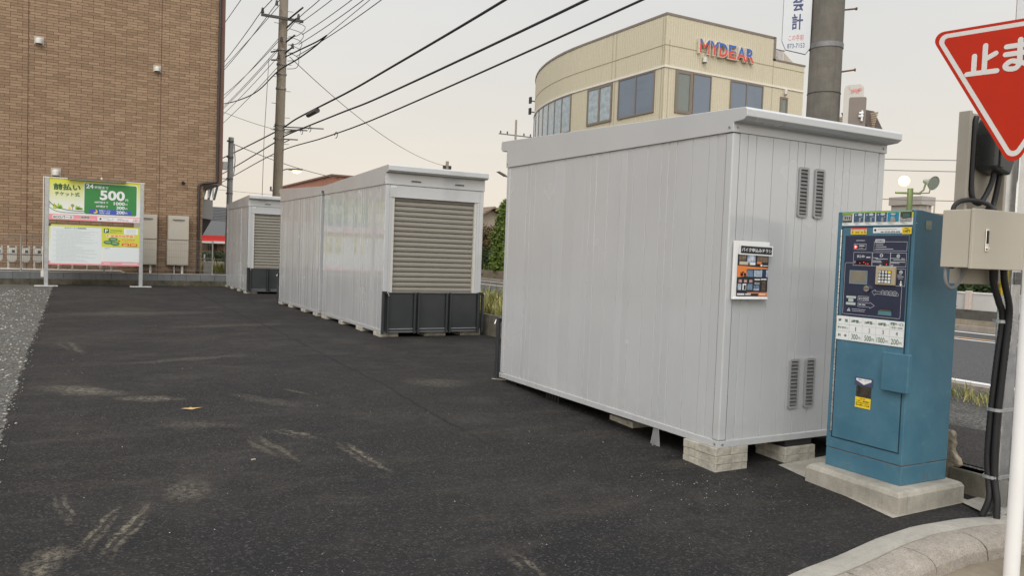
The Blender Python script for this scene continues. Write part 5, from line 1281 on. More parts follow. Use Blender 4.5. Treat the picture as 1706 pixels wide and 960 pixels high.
for x, z in ((21.50, 9.36), (26.02, 8.70)):
    mb = MB(); mb.tube([(x, 23.86, z + .11), (x, 23.86, z - .09)], .085 if x < 22 else .06, OFFWH, 14); mb.tube([(x, 23.86, z - .09), (x, 23.86, z - .11)], .08 if x < 22 else .055, BLK, 14); mb.box(x - .03, x + .03, 23.87, 23.95, z, z + .05, OFFWH); part(mb, 'wall_lamp', t)
mb = MB()
for k in range(9): mb.box(25.42 + k * .075, 25.44 + k * .075, 24.1, 24.12, H2 + .07, 10.44, WHITEP)
mb.box(25.40, 26.08, 24.09, 24.13, 10.44, 10.48, CAPM)
part(mb, 'roof_railing', t)
mb = MB(); mb.prism([(26.0, H2 + .07), (26.0, 10.52), (26.9, H2 + .07)], lambda p, q: (p[0], q, p[1]), 24.2, 26, mat('stair_wall', (0.50, 0.43, 0.35), .7, 0, .05)); part(mb, 'roof_stair', t)
mb = MB()
for z in (9.25, 9.85): mb.box(21.98, 22.06, 38.2, 38.4, z, z + .35, BLK); mb.tube([(22.6, 38.3, z + .15), (22.02, 38.3, z + .15)], .03, BLK, 8)
part(mb, 'wall_unit', t)
# lettering
t = thing('building_sign', 'raised blue over red capital letters high on the wall of the cream building', 'sign', (22.6, 23.9, 9.85))
def m_split(name, zc, slope, x0):
    q = NT(name); sp = q.n.new('ShaderNodeSeparateXYZ'); q.link(q.vec, sp.inputs[0])
    e = q.math('SUBTRACT', sp.outputs[2], q.math('ADD', q.math('MULTIPLY', sp.outputs[0], slope), zc))
    q.col(q.mix(q.rng(e, -.005, .005, 0, 1), (0.62, 0.06, 0.045), (0.035, 0.12, 0.42))); q.rough(.35); return q.m
LET = m_split('letter_paint', .045, -.07, 0); LETW = mat('letter_edge', (0.62, 0.55, 0.45), .5, 0, 0)
xs_ = [21.17, 21.70, 22.17, 22.66, 23.11, 23.62]; wd = [.50, .46, .44, .41, .50, .44]
for ch, x, w in zip('MYDEAR', xs_, wd):
    mb = MB(); mb.frame((0, 23.80, 0), (1, 0, 0), (0, 0, 1), (0, -1, 0))
    mb.text(ch, x, x + w, 9.60, 10.13, 0, LET, .0 if ch == 'M' else .018); o_ = part(mb, 'letter', t)
    mb = MB(); mb.frame((0, 23.803, 0), (1, 0, 0), (0, 0, 1), (0, -1, 0)); mb.text(ch, x - .03, x + w + .03, 9.57, 10.16, 0, LETW, .0 if ch == 'M' else .035, .12); part(mb, 'letter_edge', o_)

# ================================================================== UTILITY POLES
P1 = (7.62, 6.42)
t = thing('utility_pole', 'thick concrete utility pole rising behind the nearest container and carrying signs', 'utility pole', (*P1, .2), 'concrete utility poles')
mb = MB(); mb.tube([(*P1, .1), (*P1, 12)], [.20, .14], POLEC, 32); part(mb, 'pole_shaft', t)
STL = mat('band_steel', (0.20, 0.20, 0.20), .5, .5, .2, 12)
def band(mb, c, z, r, h=.05, mt=STL): mb.tube([(c[0], c[1], z), (c[0], c[1], z + h)], r, mt, 28)
mb = MB(); band(mb, P1, 4.04, .188, .055); part(mb, 'steel_band', t)
mb = MB(); band(mb, P1, 3.52, .187, .008, CABLE); part(mb, 'tie_wire', t)
for z, a in ((3.78, -45), (4.5, -30), (4.22, 40), (5.2, -30)):
    mb = MB(); dx, dy = cos(radians(a)), sin(radians(a)); mb.tube([(P1[0] + .17 * dx, P1[1] + .17 * dy, z), (P1[0] + .32 * dx, P1[1] + .32 * dy, z + .02)], .010, RUST, 8); mb.tube([(P1[0] + .315 * dx, P1[1] + .315 * dy, z + .02), (P1[0] + .33 * dx, P1[1] + .33 * dy, z + .02)], .018, RUST, 8)
    part(mb, 'step_bolt', t)
# hanging sign on the pole: u direction towards camera right
ru = Vector((cos(radians(-50)), sin(radians(-50)), 0)); rn = Vector((-sin(radians(50)), -cos(radians(50)), 0)); rn = Vector((ru.y, -ru.x, 0))
t = thing('pole_sign', 'white hanging pole sign with blue and red Japanese lettering and a phone number', 'sign', (7.25, 6.75, 4.5), rotz=0)
O = Vector((7.17, 6.83, 0)) + ru * .116
mb = MB(); mb.frame(tuple(O), tuple(ru), (0, 0, 1), tuple(rn))
wd_ = .309
ol = [(0.0, 4.149), (.043, 4.047), (.263, 3.982), (wd_, 4.047), (wd_, 5.45), (0, 5.45)]
q1 = [mb.P(a, b, 0) for a, b in ol]; q2 = [p - rn * .035 for p in q1]; n = len(ol)
mb.add(q1 + q2, [tuple(range(n)), tuple(range(n, 2 * n))[::-1]] + [(i, (i + 1) % n, n + (i + 1) % n, n + i) for i in range(n)], mat('pole_sign_white', (0.60, 0.62, 0.63), .4, 0, .03))
NB = mat('sign_navy', (0.05, 0.06, 0.16), .5, 0, 0); NR = mat('sign_red', (0.62, 0.12, 0.10), .5, 0, 0)
mb.text('会', .098, .222, 4.480, 4.655, 1, NB, .02); mb.text('計', .098, .220, 4.268, 4.455, 1, NB, .02)
mb.text('この手前', .070, .237, 4.145, 4.212, 1, NR, .0); mb.text('873-7153', .060, .250, 4.058, 4.112, 1, NB, .0)
part(mb, 'sign_plate', t)
mb = MB(); mb.frame(tuple(O), tuple(ru), (0, 0, 1), tuple(rn))
e_ = [mb.P(a, b, -12) for a, b in ol]; mb.tube(e_ + [e_[0]], .007, mat('sign_edge', (0.16, 0.14, 0.14), .5, .3, 0), 6, False)
for z in (4.06, 4.62):
    mb.tube([mb.P(wd_, z, -12), Vector((P1[0], P1[1], z - .03)) - (Vector((P1[0], P1[1], 0)) - O).normalized() * .15 * Vector((1, 1, 0)).length / 1.41], .009, STL, 8)
part(mb, 'bracket', t)
# loop shaped board with a red animal mark on the pole
t = thing('pole_board', 'rounded white board with a pale red cat mark fixed to the concrete pole', 'sign', (7.72, 6.2, 3.4))
B0 = Vector((7.655, 6.17, 0))
mb = MB(); mb.frame(tuple(B0), tuple(ru), (0, 0, 1), tuple(rn))
def thick(mb, ol, d, mt, l=0):
    q1 = [mb.P(a, b, l) for a, b in ol]; q2 = [p - mb.N * d for p in q1]; n = len(ol)
    mb.add(q1 + q2, [tuple(range(n)), tuple(range(n, 2 * n))[::-1]] + [(i, (i + 1) % n, n + (i + 1) % n, n + i) for i in range(n)], mt)
ol = [(0, 2.9)] + [(0, 3.52)] + [(.05 - .05 * cos(radians(k * 18)), 3.55 + .045 * sin(radians(k * 18))) for k in range(6)] + [(.17, 3.60), (.205, 3.57), (.21, 3.52), (.21, 2.9)]
thick(mb, ol, .02, mat('board_cream', (0.52, 0.49, 0.44), .5, 0, .04))
mb.rrect(.058, .24, 2.9, 3.455, 1, mat('board_brown', (0.20, 0.165, 0.135), .5, 0, .04), .02)
CR = mat('mark_pale_red', (0.60, 0.27, 0.24), .6, 0, 0)
mb.disc(.115, 3.53, .045, 2, CR, 14, .016); mb.disc(.165, 3.538, .02, 2, CR, 12)
for a in (.08, .10, .135, .155): mb.line([(a, 3.525), (a - .006, 3.495)], .010, 2, CR)
mb.line([(.075, 3.535), (.055, 3.548), (.05, 3.565), (.06, 3.572)], .005, 2, CR)
part(mb, 'board', t)
mb = MB(); mb.tube([B0 + ru * .20 + rn * .02 + Vector((0, 0, z)) for z in (3.30, 3.24, 3.18)], .012, WHITEP, 8); mb.tube([B0 + ru * a + rn * .02 + Vector((0, 0, 3.27)) for a in (.17, .215)], .014, WHITEP, 8); mb.tube([B0 + ru * a + rn * .02 + Vector((0, 0, 3.235)) for a in (.165, .215)], .014, WHITEP, 8)
part(mb, 'insulator', t)

P2 = (7.50, 33.9)
t = thing('utility_pole', 'tall concrete utility pole with crossarm and lit street lamp rising behind the far container', 'utility pole', (*P2, .2), 'concrete utility poles')
PC2 = mat('pole_brownish', (0.30, 0.26, 0.20), .85, 0, .15, 1.5)
mb = MB(); mb.tube([(7.43, 33.85, .1), (7.60, 34.0, 14)], [.21, .17], PC2, 18); part(mb, 'pole_shaft', t)
def pc(z): f_ = (z - .1) / 13.9; return Vector((7.43 + .17 * f_, 33.85 + .15 * f_, z))
mb = MB(); c = pc(10.85); mb.box(c.x - .95, c.x + .75, c.y - .35, c.y - .25, 10.82, 10.92, mat('crossarm_steel', (0.10, 0.095, 0.09), .6, .3, 0)); part(mb, 'crossarm', t)
INS = mat('insulator_dark', (0.05, 0.045, 0.045), .4, 0, 0); INW = mat('insulator_pale', (0.45, 0.43, 0.4), .4, 0, 0)
for dx, z in ((-.9, 10.95), (-.35, 11.35), (.55, 10.95), (-.1, 9.9), (.35, 9.7), (-.2, 9.2)):
    mb = MB(); c = pc(z); mb.tube([(c.x + dx, c.y - .3, z), (c.x + dx, c.y - .3, z + .2)], [.07, .04], INS, 8); part(mb, 'insulator', t)
for (dx, dy, z) in ((.25, -2.2, 10.55), (.45, -2.8, 10.9), (.35, -1.5, 10.0), (.3, -1.2, 9.55), (-.3, 1.6, 9.7), (-.35, 1.2, 9.3)):
    mb = MB(); c = pc(z); mb.tube([(c.x + dx * .3, c.y + dy * .15, z - .05), (c.x + dx * .7, c.y + dy * .7, z + .06)], .034, INS, 8); part(mb, 'dead_end', t)
STB = mat('arm_steel', (0.30, 0.29, 0.27), .5, .4, 0)
for z, l in ((6.45, 1.9), (5.95, .8), (6.35, 1.2)):
    mb = MB(); c = pc(z); mb.tube([(c.x - .25, c.y, z), (c.x + l * .85, c.y - l * .45, z)], .03, STB, 6); mb.tube([(c.x, c.y, z - .25), (c.x + l * .5, c.y - l * .25, z)], .02, STB, 6); part(mb, 'steel_arm', t)
for z in (6.3, 6.5, 5.93, 8.0, 8.6, 9.0, 9.6): mb = MB(); c = pc(z); mb.tube([(c.x, c.y, z), (c.x, c.y, z + .07)], .215, STB, 18); part(mb, 'steel_band', t)
for k in range(12): mb = MB(); c = pc(5.2 + k * .55); s_ = 1 if k % 2 else -1; mb.tube([(c.x, c.y, c.z), (c.x + .38 * s_, c.y - .1, c.z)], .012, STB, 6); part(mb, 'step_bolt', t)
for k in range(5):
    mb = MB(); c = pc(9.2 + .33 * k); mb.tube(smooth_path([(c.x + .2, c.y - .3, c.z + .3), (c.x + .55 + .06 * k, c.y - .5, c.z + .1), (c.x + .5, c.y - .5, c.z - .3), (c.x + .18, c.y - .2, c.z - .35)], 5), .014, CABLG, 5); part(mb, 'jumper_wire', t)
mb = MB(); c = pc(4.6); mb.tube([(c.x - .65, c.y - .1, 3.3), (c.x - .62, c.y - .1, 6), (c.x - .5, c.y - .1, 9.2)], .012, CABLG, 5); mb.tube([(c.x - .65, c.y - .1, 3.28), (c.x - .3, c.y - .1, 3.15), (c.x - .2, c.y - .1, 2.8)], .03, STB, 6); part(mb, 'riser_wire', t)
mb = MB(); c = pc(4.66); mb.tube([(c.x, c.y, 4.62), (c.x + .35, c.y - .2, 4.72), (c.x + .55, c.y - .3, 4.72)], .025, STB, 6); arm = part(mb, 'lamp_arm', t)
mb = MB(); mb.prism([(.42, 4.68), (.58, 4.74), (.98, 4.74), (1.05, 4.70), (.9, 4.66)], lambda p, q: (c.x + p[0] * .87, c.y - p[0] * .5 + q, p[1]), -.12, .12, STB); part(mb, 'lamp_head', arm)
mb = MB(); mb.prism([(.60, 4.655), (.68, 4.58), (.82, 4.55), (.92, 4.60), (.94, 4.657)], lambda p, q: (c.x + p[0] * .87, c.y - p[0] * .5 + q, p[1]), -.10, .10, mat('street_lamp_glow', (0.9, 0.8, 0.6), .4, 0, 0, emit=(1.0, .80, .52), estr=4.0)); part(mb, 'lamp_lens', arm)

P3 = (6.05, 36.9)
t = thing('galvanised_pole', 'slim grey galvanised pole beside the brick building', 'pole', (*P3, .2))
mb = MB(); mb.tube([(6.02, 36.8, .1), (6.09, 36.95, 6.2)], [.14, .115], mat('weathered_zinc', (0.34, 0.35, 0.35), .6, .1, .1, 4), 16); part(mb, 'pole_shaft', t)
mb = MB(); mb.box(5.72, 5.92, 36.7, 36.9, 4.75, 5.1, GALV); part(mb, 'junction_box', t, .01)
mb = MB()
for z in (3.7, 4.35, 5.3, 6.0): mb.tube([(6.05, 36.88, z), (6.05, 36.88, z + .06)], .15, STL, 16)
mb.tube([(6.05, 36.8, 4.35), (5.5, 36.7, 4.35)], .02, STL, 6); mb.tube([(6.2, 36.8, 5.9), (6.25, 36.8, 5.2), (6.2, 36.8, 4.5)], .02, STL, 6); mb.tube([(6.05, 36.8, 3.95), (5.6, 36.7, 4.1), (5.2, 36.6, 4.05)], .02, STL, 6)
part(mb, 'pole_band', t)

# ---- overhead lines
GW = 'overhead power and telephone lines'
def wire(label, pts, r=.015, mt=CABLE, k=8, n=6):
    mb = MB(); mb.tube(smooth_path(pts, k), r, mt, n, False); single(mb, 'overhead_line', label, 'overhead line', pts[0], GW)
def sag(a, b, s, n=14):
    a, b = Vector(a), Vector(b); return [a.lerp(b, i / n) - Vector((0, 0, 4 * s * (i / n) * (1 - i / n))) for i in range(n + 1)]
wire('highest of the three thick bundles running forward from the lamp pole', [(7.65, 62, 6.75), (7.65, 49.1, 6.50), (7.65, 35.4, 6.43), (7.65, 31.4, 6.52), (7.65, 25, 6.50), (7.65, 21.6, 6.55), (7.65, 14.5, 6.70), (7.65, 6.5, 7.0)], .030)
wire('middle of the three thick bundles running forward from the lamp pole', [(7.65, 62, 5.6), (7.65, 49.2, 5.58), (7.65, 35.4, 5.98), (7.65, 33.0, 6.06), (7.65, 25.8, 5.94), (7.65, 21.6, 5.87), (7.65, 11.5, 5.93), (7.65, 6.5, 6.1)], .026)
wire('lowest of the three bundles running forward from the lamp pole', [(7.65, 62, 4.95), (7.65, 49.2, 5.10), (7.65, 35.4, 5.50), (7.65, 27.5, 5.34), (7.65, 21.5, 5.31), (7.65, 10, 5.53), (7.65, 6.5, 5.7)], .020)
mb = MB(); mb.tube([(7.65, 29.9, 6.42), (7.65, 28.6, 6.42)], .09, INS, 10); single(mb, 'cable_closure', 'black cable splice closure hanging on the highest bundle beside the lamp pole', 'cable closure', (7.65, 29.9, 6.42))
mb = MB()
for y, z in ((30.8, 5.97), (29.6, 5.93), (26.2, 5.33)): mb.tube([(7.65, y + .16 * cos(a / 2.2), z - .06 + .10 * sin(a / 2.2)) for a in range(0, 12)], .012, CABLE, 5)
single(mb, 'slack_loop', 'slack loops of black wire hanging from the middle bundle', 'wire loop', (7.65, 30, 6))
HV = [(-.92, 11.05, 'far left'), (-.34, 11.45, 'second'), (.55, 11.0, 'third')]
for i, (dx, z, _) in enumerate(HV):
    x = 7.57 + dx
    wire('thin upper line %s on the crossarm of the lamp pole' % ('at the left end', 'above the middle', 'at the right end')[i], sag((x, 65, z + .3), (x, 33.7, z), .5) + sag((x, 33.7, z), (x, 3, z + .4), .35)[1:], .016, CABLG if i == 1 else CABLE, 2, 5)
for i, (dx, z, sp_) in enumerate(((.28, 10.4, 0), (.42, 10.0, .2), (.30, 9.6, .4), (.2, 9.1, .3))):
    wire('service line anchored below the crossarm, %s from the top' % ORD[i].replace('nearest', 'first'), sag((7.55 + dx + .4, 3, z + .9), (7.55 + dx, 32.4, z), .6), .014, CABLE, 2, 5)
for i, (dx, z, z2) in enumerate(((-.30, 9.75, 9.2), (-.38, 9.35, 8.6), (-.25, 9.0, 8.1), (-.2, 10.2, 9.9), (-.5, 9.55, 8.9))):
    wire('service line running away behind the brick building, %s from the top' % ORD[(3, 0, 1, 2, 4)[i]].replace('nearest', 'first') if i != 3 else 'highest service line running away behind the brick building', sag((7.55 + dx * .4, 34.1, z), (6.9 + dx, 75, z2), .7), .013, CABLG if i % 2 else CABLE, 2, 5)
for i, (x, z) in enumerate(((6.1, 14.6), (6.6, 13.4), (8.2, 13.3))):
    wire('uppermost line passing %s of the lamp pole top' % ('far left', 'left', 'right')[i], sag((x, 70, z - .5), (x, 4, z), .5), .016, CABLE, 2, 5)
T = (7.8, 28.2, 9.02)
wire('thin branch line from the lamp pole meeting at a hanging joint', [(7.6, 33.6, 9.30), (7.65, 31.2, 9.13), (7.75, 29.3, 9.03), T], .026, CABLE, 4)
wire('thick branch line sweeping from the hanging joint past the lamp pole', [T, (7.7, 29.2, 8.86), (7.45, 30.9, 8.66), (7.32, 33.6, 8.68), (7.4, 37.7, 8.60), (7.5, 42.0, 8.87), (7.6, 48.4, 9.55), (7.6, 56, 10.6)], .026, CABLE, 6)
wire('thin line rising from the hanging joint towards the upper right', [T, (8.3, 18, 9.7), (8.6, 8, 10.8)], .012, CABLG, 6)
wire('thin grey line slanting down right from the lamp pole to a distant pole', sag((7.8, 33.7, 9.35), (26.8, 60, 8.5), .8), .016, CABLG, 2, 5)
wire('thin line from the galvanised pole towards the distant pole', sag((6.1, 36.9, 5.95), (26.8, 60, 8.3), 1.4), .018, CABLG, 2, 5)
wire('pale thin line between the brick building and the lamp pole', sag((4.5, 40, 8.4), (7.5, 33.9, 6.3), .15), .010, CABLG, 2, 5)
wire('lowest thin line crossing behind the galvanised pole', sag((-4, 58, 6.1), (24, 58, 5.2), .5), .012, CABLG, 2, 5)
for i, z in enumerate((5.55, 5.15, 4.1, 3.55)):
    wire('distant street wire %s over the house roofs at right' % ('topmost', 'second', 'third', 'lowest')[i], sag((22, 34, z * 1.3), (34, 12, z), .3), .016, CABLG, 2, 5)

def pole_far(x, y, h, label, arms, r=.14):
    t = thing('distant_pole', label, 'pole', (x, y, .2), 'distant poles')
    mb = MB(); mb.tube([(x, y, .1), (x, y, h)], [r, r * .8], PC2, 10); part(mb, 'pole_shaft', t)
    mb = MB()
    for z, w in arms: mb.box(x - w, x + w, y - .05, y + .05, z, z + .1, STL); [mb.tube([(x + d * w, y, z + .1), (x + d * w, y, z + .35)], .07, INS, 6) for d in (-.9, -.5, .5, .9)]
    part(mb, 'crossarm', t)
pole_far(26.85, 60, 8.9, 'small distant pole showing above the middle container roof', [(8.2, .35)], .16)
pole_far(38.7, 70, 14.9, 'distant pole with a wide crossarm left of the cream building', [(13.3, 1.9)], .13)
pole_far(13.8, 62, 6.35, 'small distant pole behind the far container roof', [(5.6, .7)], .13)
t = thing('distant_street_lamp', 'unlit distant street lamp leaning out left above the conifers', 'street lamp', (27.6, 50, .2))
mb = MB(); mb.tube([(27.6, 50, .2), (27.55, 50, 6.7), (27.2, 50, 6.95), (26.9, 50, 7.05)], .06, STL, 8); part(mb, 'lamp_post', t)
mb = MB(); mb.prism([(26.25, 7.28), (26.4, 7.33), (26.95, 7.10), (26.9, 6.98)], lambda p, q: (p[0], q, p[1]), 49.9, 50.15, STL); part(mb, 'lamp_head', t)

# floodlights on a green post
FG = mat('green_post', (0.15, 0.19, 0.08), .5, 0, .05)
t = thing('floodlight_post', 'yellow green post with one lit floodlight and one unlit bell lamp', 'floodlight', (20.3, 14.0, .2))
mb = MB(); mb.tube([(20.3, 14.0, .1), (20.3, 14.0, 3.75)], .075, FG, 12); mb.tube([(19.95, 14.2, 3.62), (20.55, 13.85, 3.62)], .03, FG, 8); part(mb, 'lamp_post', t)
mb = MB(); c = Vector((20.1, 14.06, 3.95)); n_ = Vector((-.83, -.5, -.25)).normalized()
mb.tube([c - n_ * .18, c - n_ * .05, c + n_ * .06], [.06, .12, .15], FG, 16)
lp = part(mb, 'lit_lamp_housing', t)
mb = MB(); vs = []; a = n_.cross(Vector((0, 0, 1))).normalized(); b = a.cross(n_)
rows = [[c + n_ * (.065 + .09 * sin(e)) + (a * cos(k * pi / 10) + b * sin(k * pi / 10)) * .145 * cos(e) for k in range(20)] for e in (0, .4, .8, 1.2, 1.5)]
vs = [p for r in rows for p in r]; mb.add(vs, [(i * 20 + k, i * 20 + (k + 1) % 20, (i + 1) * 20 + (k + 1) % 20, (i + 1) * 20 + k) for i in range(4) for k in range(20)], mat('floodlight_glow', (1, 1, .6), .3, 0, 0, emit=(1.0, 1.0, .32), estr=2.6), True); part(mb, 'lit_lens', lp)
mb = MB(); c = Vector((20.85, 13.70, 3.92)); n_ = Vector((-.15, -.95, -.28)).normalized()
mb.tube([c - n_ * .30, c - n_ * .18, c, c + n_ * .02], [.07, .08, .19, .20], mat('lamp_bell', (0.42, 0.46, 0.36), .4, .2, .05), 18, False)
mb.tube([c + n_ * .0, c + n_ * .012], .185, mat('lamp_glass_grey', (0.30, 0.33, 0.28), .15, 0, 0), 18)
mb.tube([(20.5, 13.87, 3.62), (20.62, 13.82, 3.72), c - n_ * .25], .025, FG, 6); mb.tube([(20.5, 13.87, 3.62), (20.75, 13.74, 3.64), c - n_ * .05], .018, FG, 6)
part(mb, 'unlit_lamp', t)
L = bpy.data.lights.new('floodlight_bulb', 'POINT'); L.energy = 9; L.color = (.95, 1, .6); L.shadow_soft_size = .15
lo = bpy.data.objects.new('floodlight_bulb', L); COL.objects.link(lo); lo.location = (19.75, 13.85, 3.86)

# ================================================================== BUILDINGS IN THE BACKGROUND
ROOFG = mat('roof_grey', (0.085, 0.084, 0.085), .6, 0, .15, 2); ROOFB = mat('roof_brown', (0.24, 0.18, 0.13), .8, 0, .15, 3)
t = thing('terracotta_building', 'plain terracotta coloured building behind the middle containers', 'building', (16, 50, .2))
mb = MB(); mb.box(13.0, 18.5, 45, 58, .1, 5.60, mat('terracotta_wall', (0.42, 0.185, 0.12), .8, 0, .08, .8)); part(mb, 'wall', t)
mb = MB(); mb.box(12.9, 18.6, 44.9, 58.1, 5.60, 5.70, mat('terracotta_trim', (0.22, 0.13, 0.10), .7, 0, 0)); part(mb, 'roof_edge', t)

def house(x0, x1, y0, y1, zw, zr, wall, roof, label, ov=.5, ridge='x', name='house'):
    t = thing(name, label, 'house', ((x0 + x1) / 2, (y0 + y1) / 2, .2))
    mb = MB(); mb.box(x0, x1, y0, y1, .1, zw, wall)
    if ridge == 'x': mb.prism([(y0, zw), (y1, zw), ((y0 + y1) / 2, zr - .15)], lambda p, q: (q, p[0], p[1]), x0, x1, wall)
    else: mb.prism([(x0, zw), (x1, zw), ((x0 + x1) / 2, zr - .15)], lambda p, q: (p[0], q, p[1]), y0, y1, wall)
    part(mb, 'wall', t)
    mb = MB()
    if ridge == 'x':
        m_ = (y0 + y1) / 2; sl = (zr - zw) / (m_ - y0); e = zw - sl * ov
        pr = [(y0 - ov, e), (m_, zr), (y1 + ov, e), (y1 + ov, e + .14), (m_, zr + .15), (y0 - ov, e + .14)]
        mb.prism(pr, lambda p, q: (q, p[0], p[1]), x0 - ov, x1 + ov, roof)
        for k in range(1, 12):
            for s_ in (-1, 1):
                f = k / 12; yy = m_ + s_ * (m_ - y0 + ov) * f; zz = zr + .15 - (zr - e) * f; mb.box(x0 - ov, x1 + ov, yy - .03, yy + .03, zz - .02, zz + .03, roof)
    else:
        m_ = (x0 + x1) / 2; sl = (zr - zw) / (m_ - x0); e = zw - sl * ov
        pr = [(x0 - ov, e), (m_, zr), (x1 + ov, e), (x1 + ov, e + .14), (m_, zr + .15), (x0 - ov, e + .14)]
        mb.prism(pr, lambda p, q: (p[0], q, p[1]), y0 - ov, y1 + ov, roof)
        for k in range(1, 12):
            for s_ in (-1, 1):
                f = k / 12; xx = m_ + s_ * (m_ - x0 + ov) * f; zz = zr + .15 - (zr - e) * f; mb.box(xx - .03, xx + .03, y0 - ov, y1 + ov, zz - .02, zz + .03, roof)
    part(mb, 'roof', t)
    return t
WB = mat('house_beige', (0.42, 0.36, 0.28), .8, 0, .05); WBR = mat('house_dark_brown', (0.06, 0.035, 0.03), .7, 0, .1); WG = mat('house_grey', (0.20, 0.20, 0.20), .7, 0, .05)
# behind the brick building: grey roofed shop with a red awning
t = house(8.55, 20, 62, 68, 2.9, 4.15, mat('house_orange_brown', (0.36, 0.15, 0.08), .8, 0, .1), ROOFG, 'two storey house with grey tiled roof and orange brown gable behind the red awning shop', .6, 'x')
t = thing('awning_shop', 'small shop with red and white striped awning and grey roof beyond the far wall', 'shop', (9, 56, .2))
mb = MB(); mb.box(5.6, 14, 54, 60, .1, 1.9, mat('shop_wall', (0.36, 0.27, 0.18), .8, 0, .15, 2)); part(mb, 'wall', t)
mb = MB(); mb.prism([(53.2, 1.95), (57, 3.0), (61, 1.95)], lambda p, q: (q, p[0], p[1]), 5.2, 14.5, ROOFG); part(mb, 'roof', t)
mb = MB(); mb.box(5.3, 14.2, 53.05, 53.15, 1.62, 1.98, REDP); mb.box(5.3, 14.2, 52.95, 53.2, 1.48, 1.62, WHITEP); part(mb, 'awning', t)
for k, x in enumerate((6.2, 7.6, 8.55, 9.7, 10.8)):
    mb = MB(); mb.box(x, x + .55, 53.95, 54.0, .5, 1.7, mat('shop_opening', (0.09, 0.05, 0.03), .6, 0, .3, 3) if k % 2 else mat('shop_cream', (0.55, 0.47, 0.36), .7, 0, .1)); part(mb, 'shop_front', t)
house(5.6, 8.2, 58.2, 64, 2.3, 3.3, mat('house_white', (0.6, 0.58, 0.54), .7, 0, .05), ROOFG, 'low house with steep plain grey roof left of the striped awning', .3, 'x')
mb = MB(); mb.box(4.6, 12, 41.0, 41.1, .2, .62, mat('pale_barrier', (0.55, 0.53, 0.48), .7, 0, .2, 4)); mb.box(4.6, 12, 40.95, 41.0, .70, .74, STL)
for k in range(8): mb.box(4.6 + k, 4.66 + k, 40.96, 41.02, .2, .95, WHITEP)
single(mb, 'road_barrier', 'pale low barrier along the verge in front of the awning shop', 'barrier', (8, 41, .2))

# far right: building blocks, brown roofs, wall across the road
t = thing('grey_block', 'small flat roofed grey building far behind the ticket machine', 'building', (40, 27.5, .2))
mb = MB(); mb.box(39.6, 40.6, 26.7, 28.4, .1, 5.15, mat('grey_render', (0.40, 0.365, 0.33), .8, 0, .05)); part(mb, 'wall', t)
mb = MB(); mb.box(39.5, 40.7, 26.55, 28.5, 4.95, 5.4, mat('grey_render', (0, 0, 0))); mb.box(39.4, 40.8, 26.4, 28.6, 4.3, 4.42, STL); part(mb, 'roof', t)
t = thing('canopy', 'long brown flat canopy roof behind the ticket machine', 'canopy', (30, 18, .2))
mb = MB(); mb.box(27, 34, 18, 24, 3.3, 3.58, mat('canopy_brown', (0.25, 0.18, 0.13), .7, 0, .1)); part(mb, 'roof', t)
mb = MB()
for x in (27.2, 33.8):
    for y in (18.2, 23.8): mb.box(x - .08, x + .08, y - .08, y + .08, .1, 3.3, STL)
part(mb, 'column', t)
mb = MB(); mb.tube([(27.6, 18.3, 3.5), (27.6, 18.3, 3.85)], .03, WB, 6); mb.tube([(28, 18.3, 3.5), (28, 18.3, 3.95)], .03, WB, 6); part(mb, 'vent_pipe', t)
house(20.3, 27, 7.6, 11.6, 2.75, 4.75, WBR, ROOFG, 'dark brown house with grey roof behind the mounting channel at the right', .7, 'x')
t = thing('slatted_roof', 'brown battened roof corner showing right of the cream building behind the pole', 'roof', (24, 19, 6.6))
SLT = mat('batten_tan', (0.40, 0.31, 0.22), .7, 0, .1); SLD = mat('batten_dark', (0.07, 0.05, 0.04), .7, 0, .1)
mb = MB()
for k in range(11): z = 6.02 + k * .085; w = 0.9 * k / 11; mb.box(24.0 + w * .5, 24.05 + w * .5, 18.15 + w * .12, 22.5, z, z + .055, SLT)
mb.prism([(18.10, 5.95), (22.5, 5.95), (22.5, 6.98), (18.75, 6.98)], lambda p, q: (24.56 + q, p[0], p[1]), 0, .1, ROOFB); part(mb, 'batten', t)
mb = MB(); mb.prism([(18.0, 5.95), (18.18, 5.95), (18.78, 6.99), (18.60, 7.03)], lambda p, q: (23.9 + q, p[0], p[1]), 0, .8, SLD)
for y in (19.2, 20.1): mb.prism([(y - .35, 5.95), (y - .27, 5.95), (y + .16, 6.98), (y + .08, 6.98)], lambda p, q: (23.93 + q, p[0], p[1]), 0, .06, SLD)
part(mb, 'rafter', t)
mb = MB(); mb.box(24.68, 25.2, 19.6, 22.4, .1, 5.95, WB); part(mb, 'wall', t)

t = thing('road_wall', 'white panel wall with a capped post on a concrete footing across the road', 'wall', (17.8, 9, .2))
mb = MB(); mb.box(17.6, 17.8, -10, 31, .1, .43, m_concrete('footing_tan', (0.36, 0.31, 0.24), .6, 1.5)); part(mb, 'footing', t)
mb = MB(); mb.box(17.66, 17.82, -10, 31, .4301, .65, m_concrete('dark_course', (0.12, 0.115, 0.10), .6, 1.5)); part(mb, 'dark_course', t)
mb = MB(); mb.box(17.72, 17.80, -10, 31, .6501, 1.02, mat('wall_white', (0.50, 0.49, 0.46), .7, 0, .12, 1.5)); mb.box(17.70, 17.82, -10, 31, 1.0205, 1.05, WHITEP); part(mb, 'white_panel', t)
for y in (10.6, 8.6, 12.6, 16.6): mb = MB(); mb.box(17.62, 17.719, y - .06, y + .06, .6505, 1.08, mat('post_pink', (0.55, 0.46, 0.41), .6, 0, .05)); part(mb, 'post', t, .01)

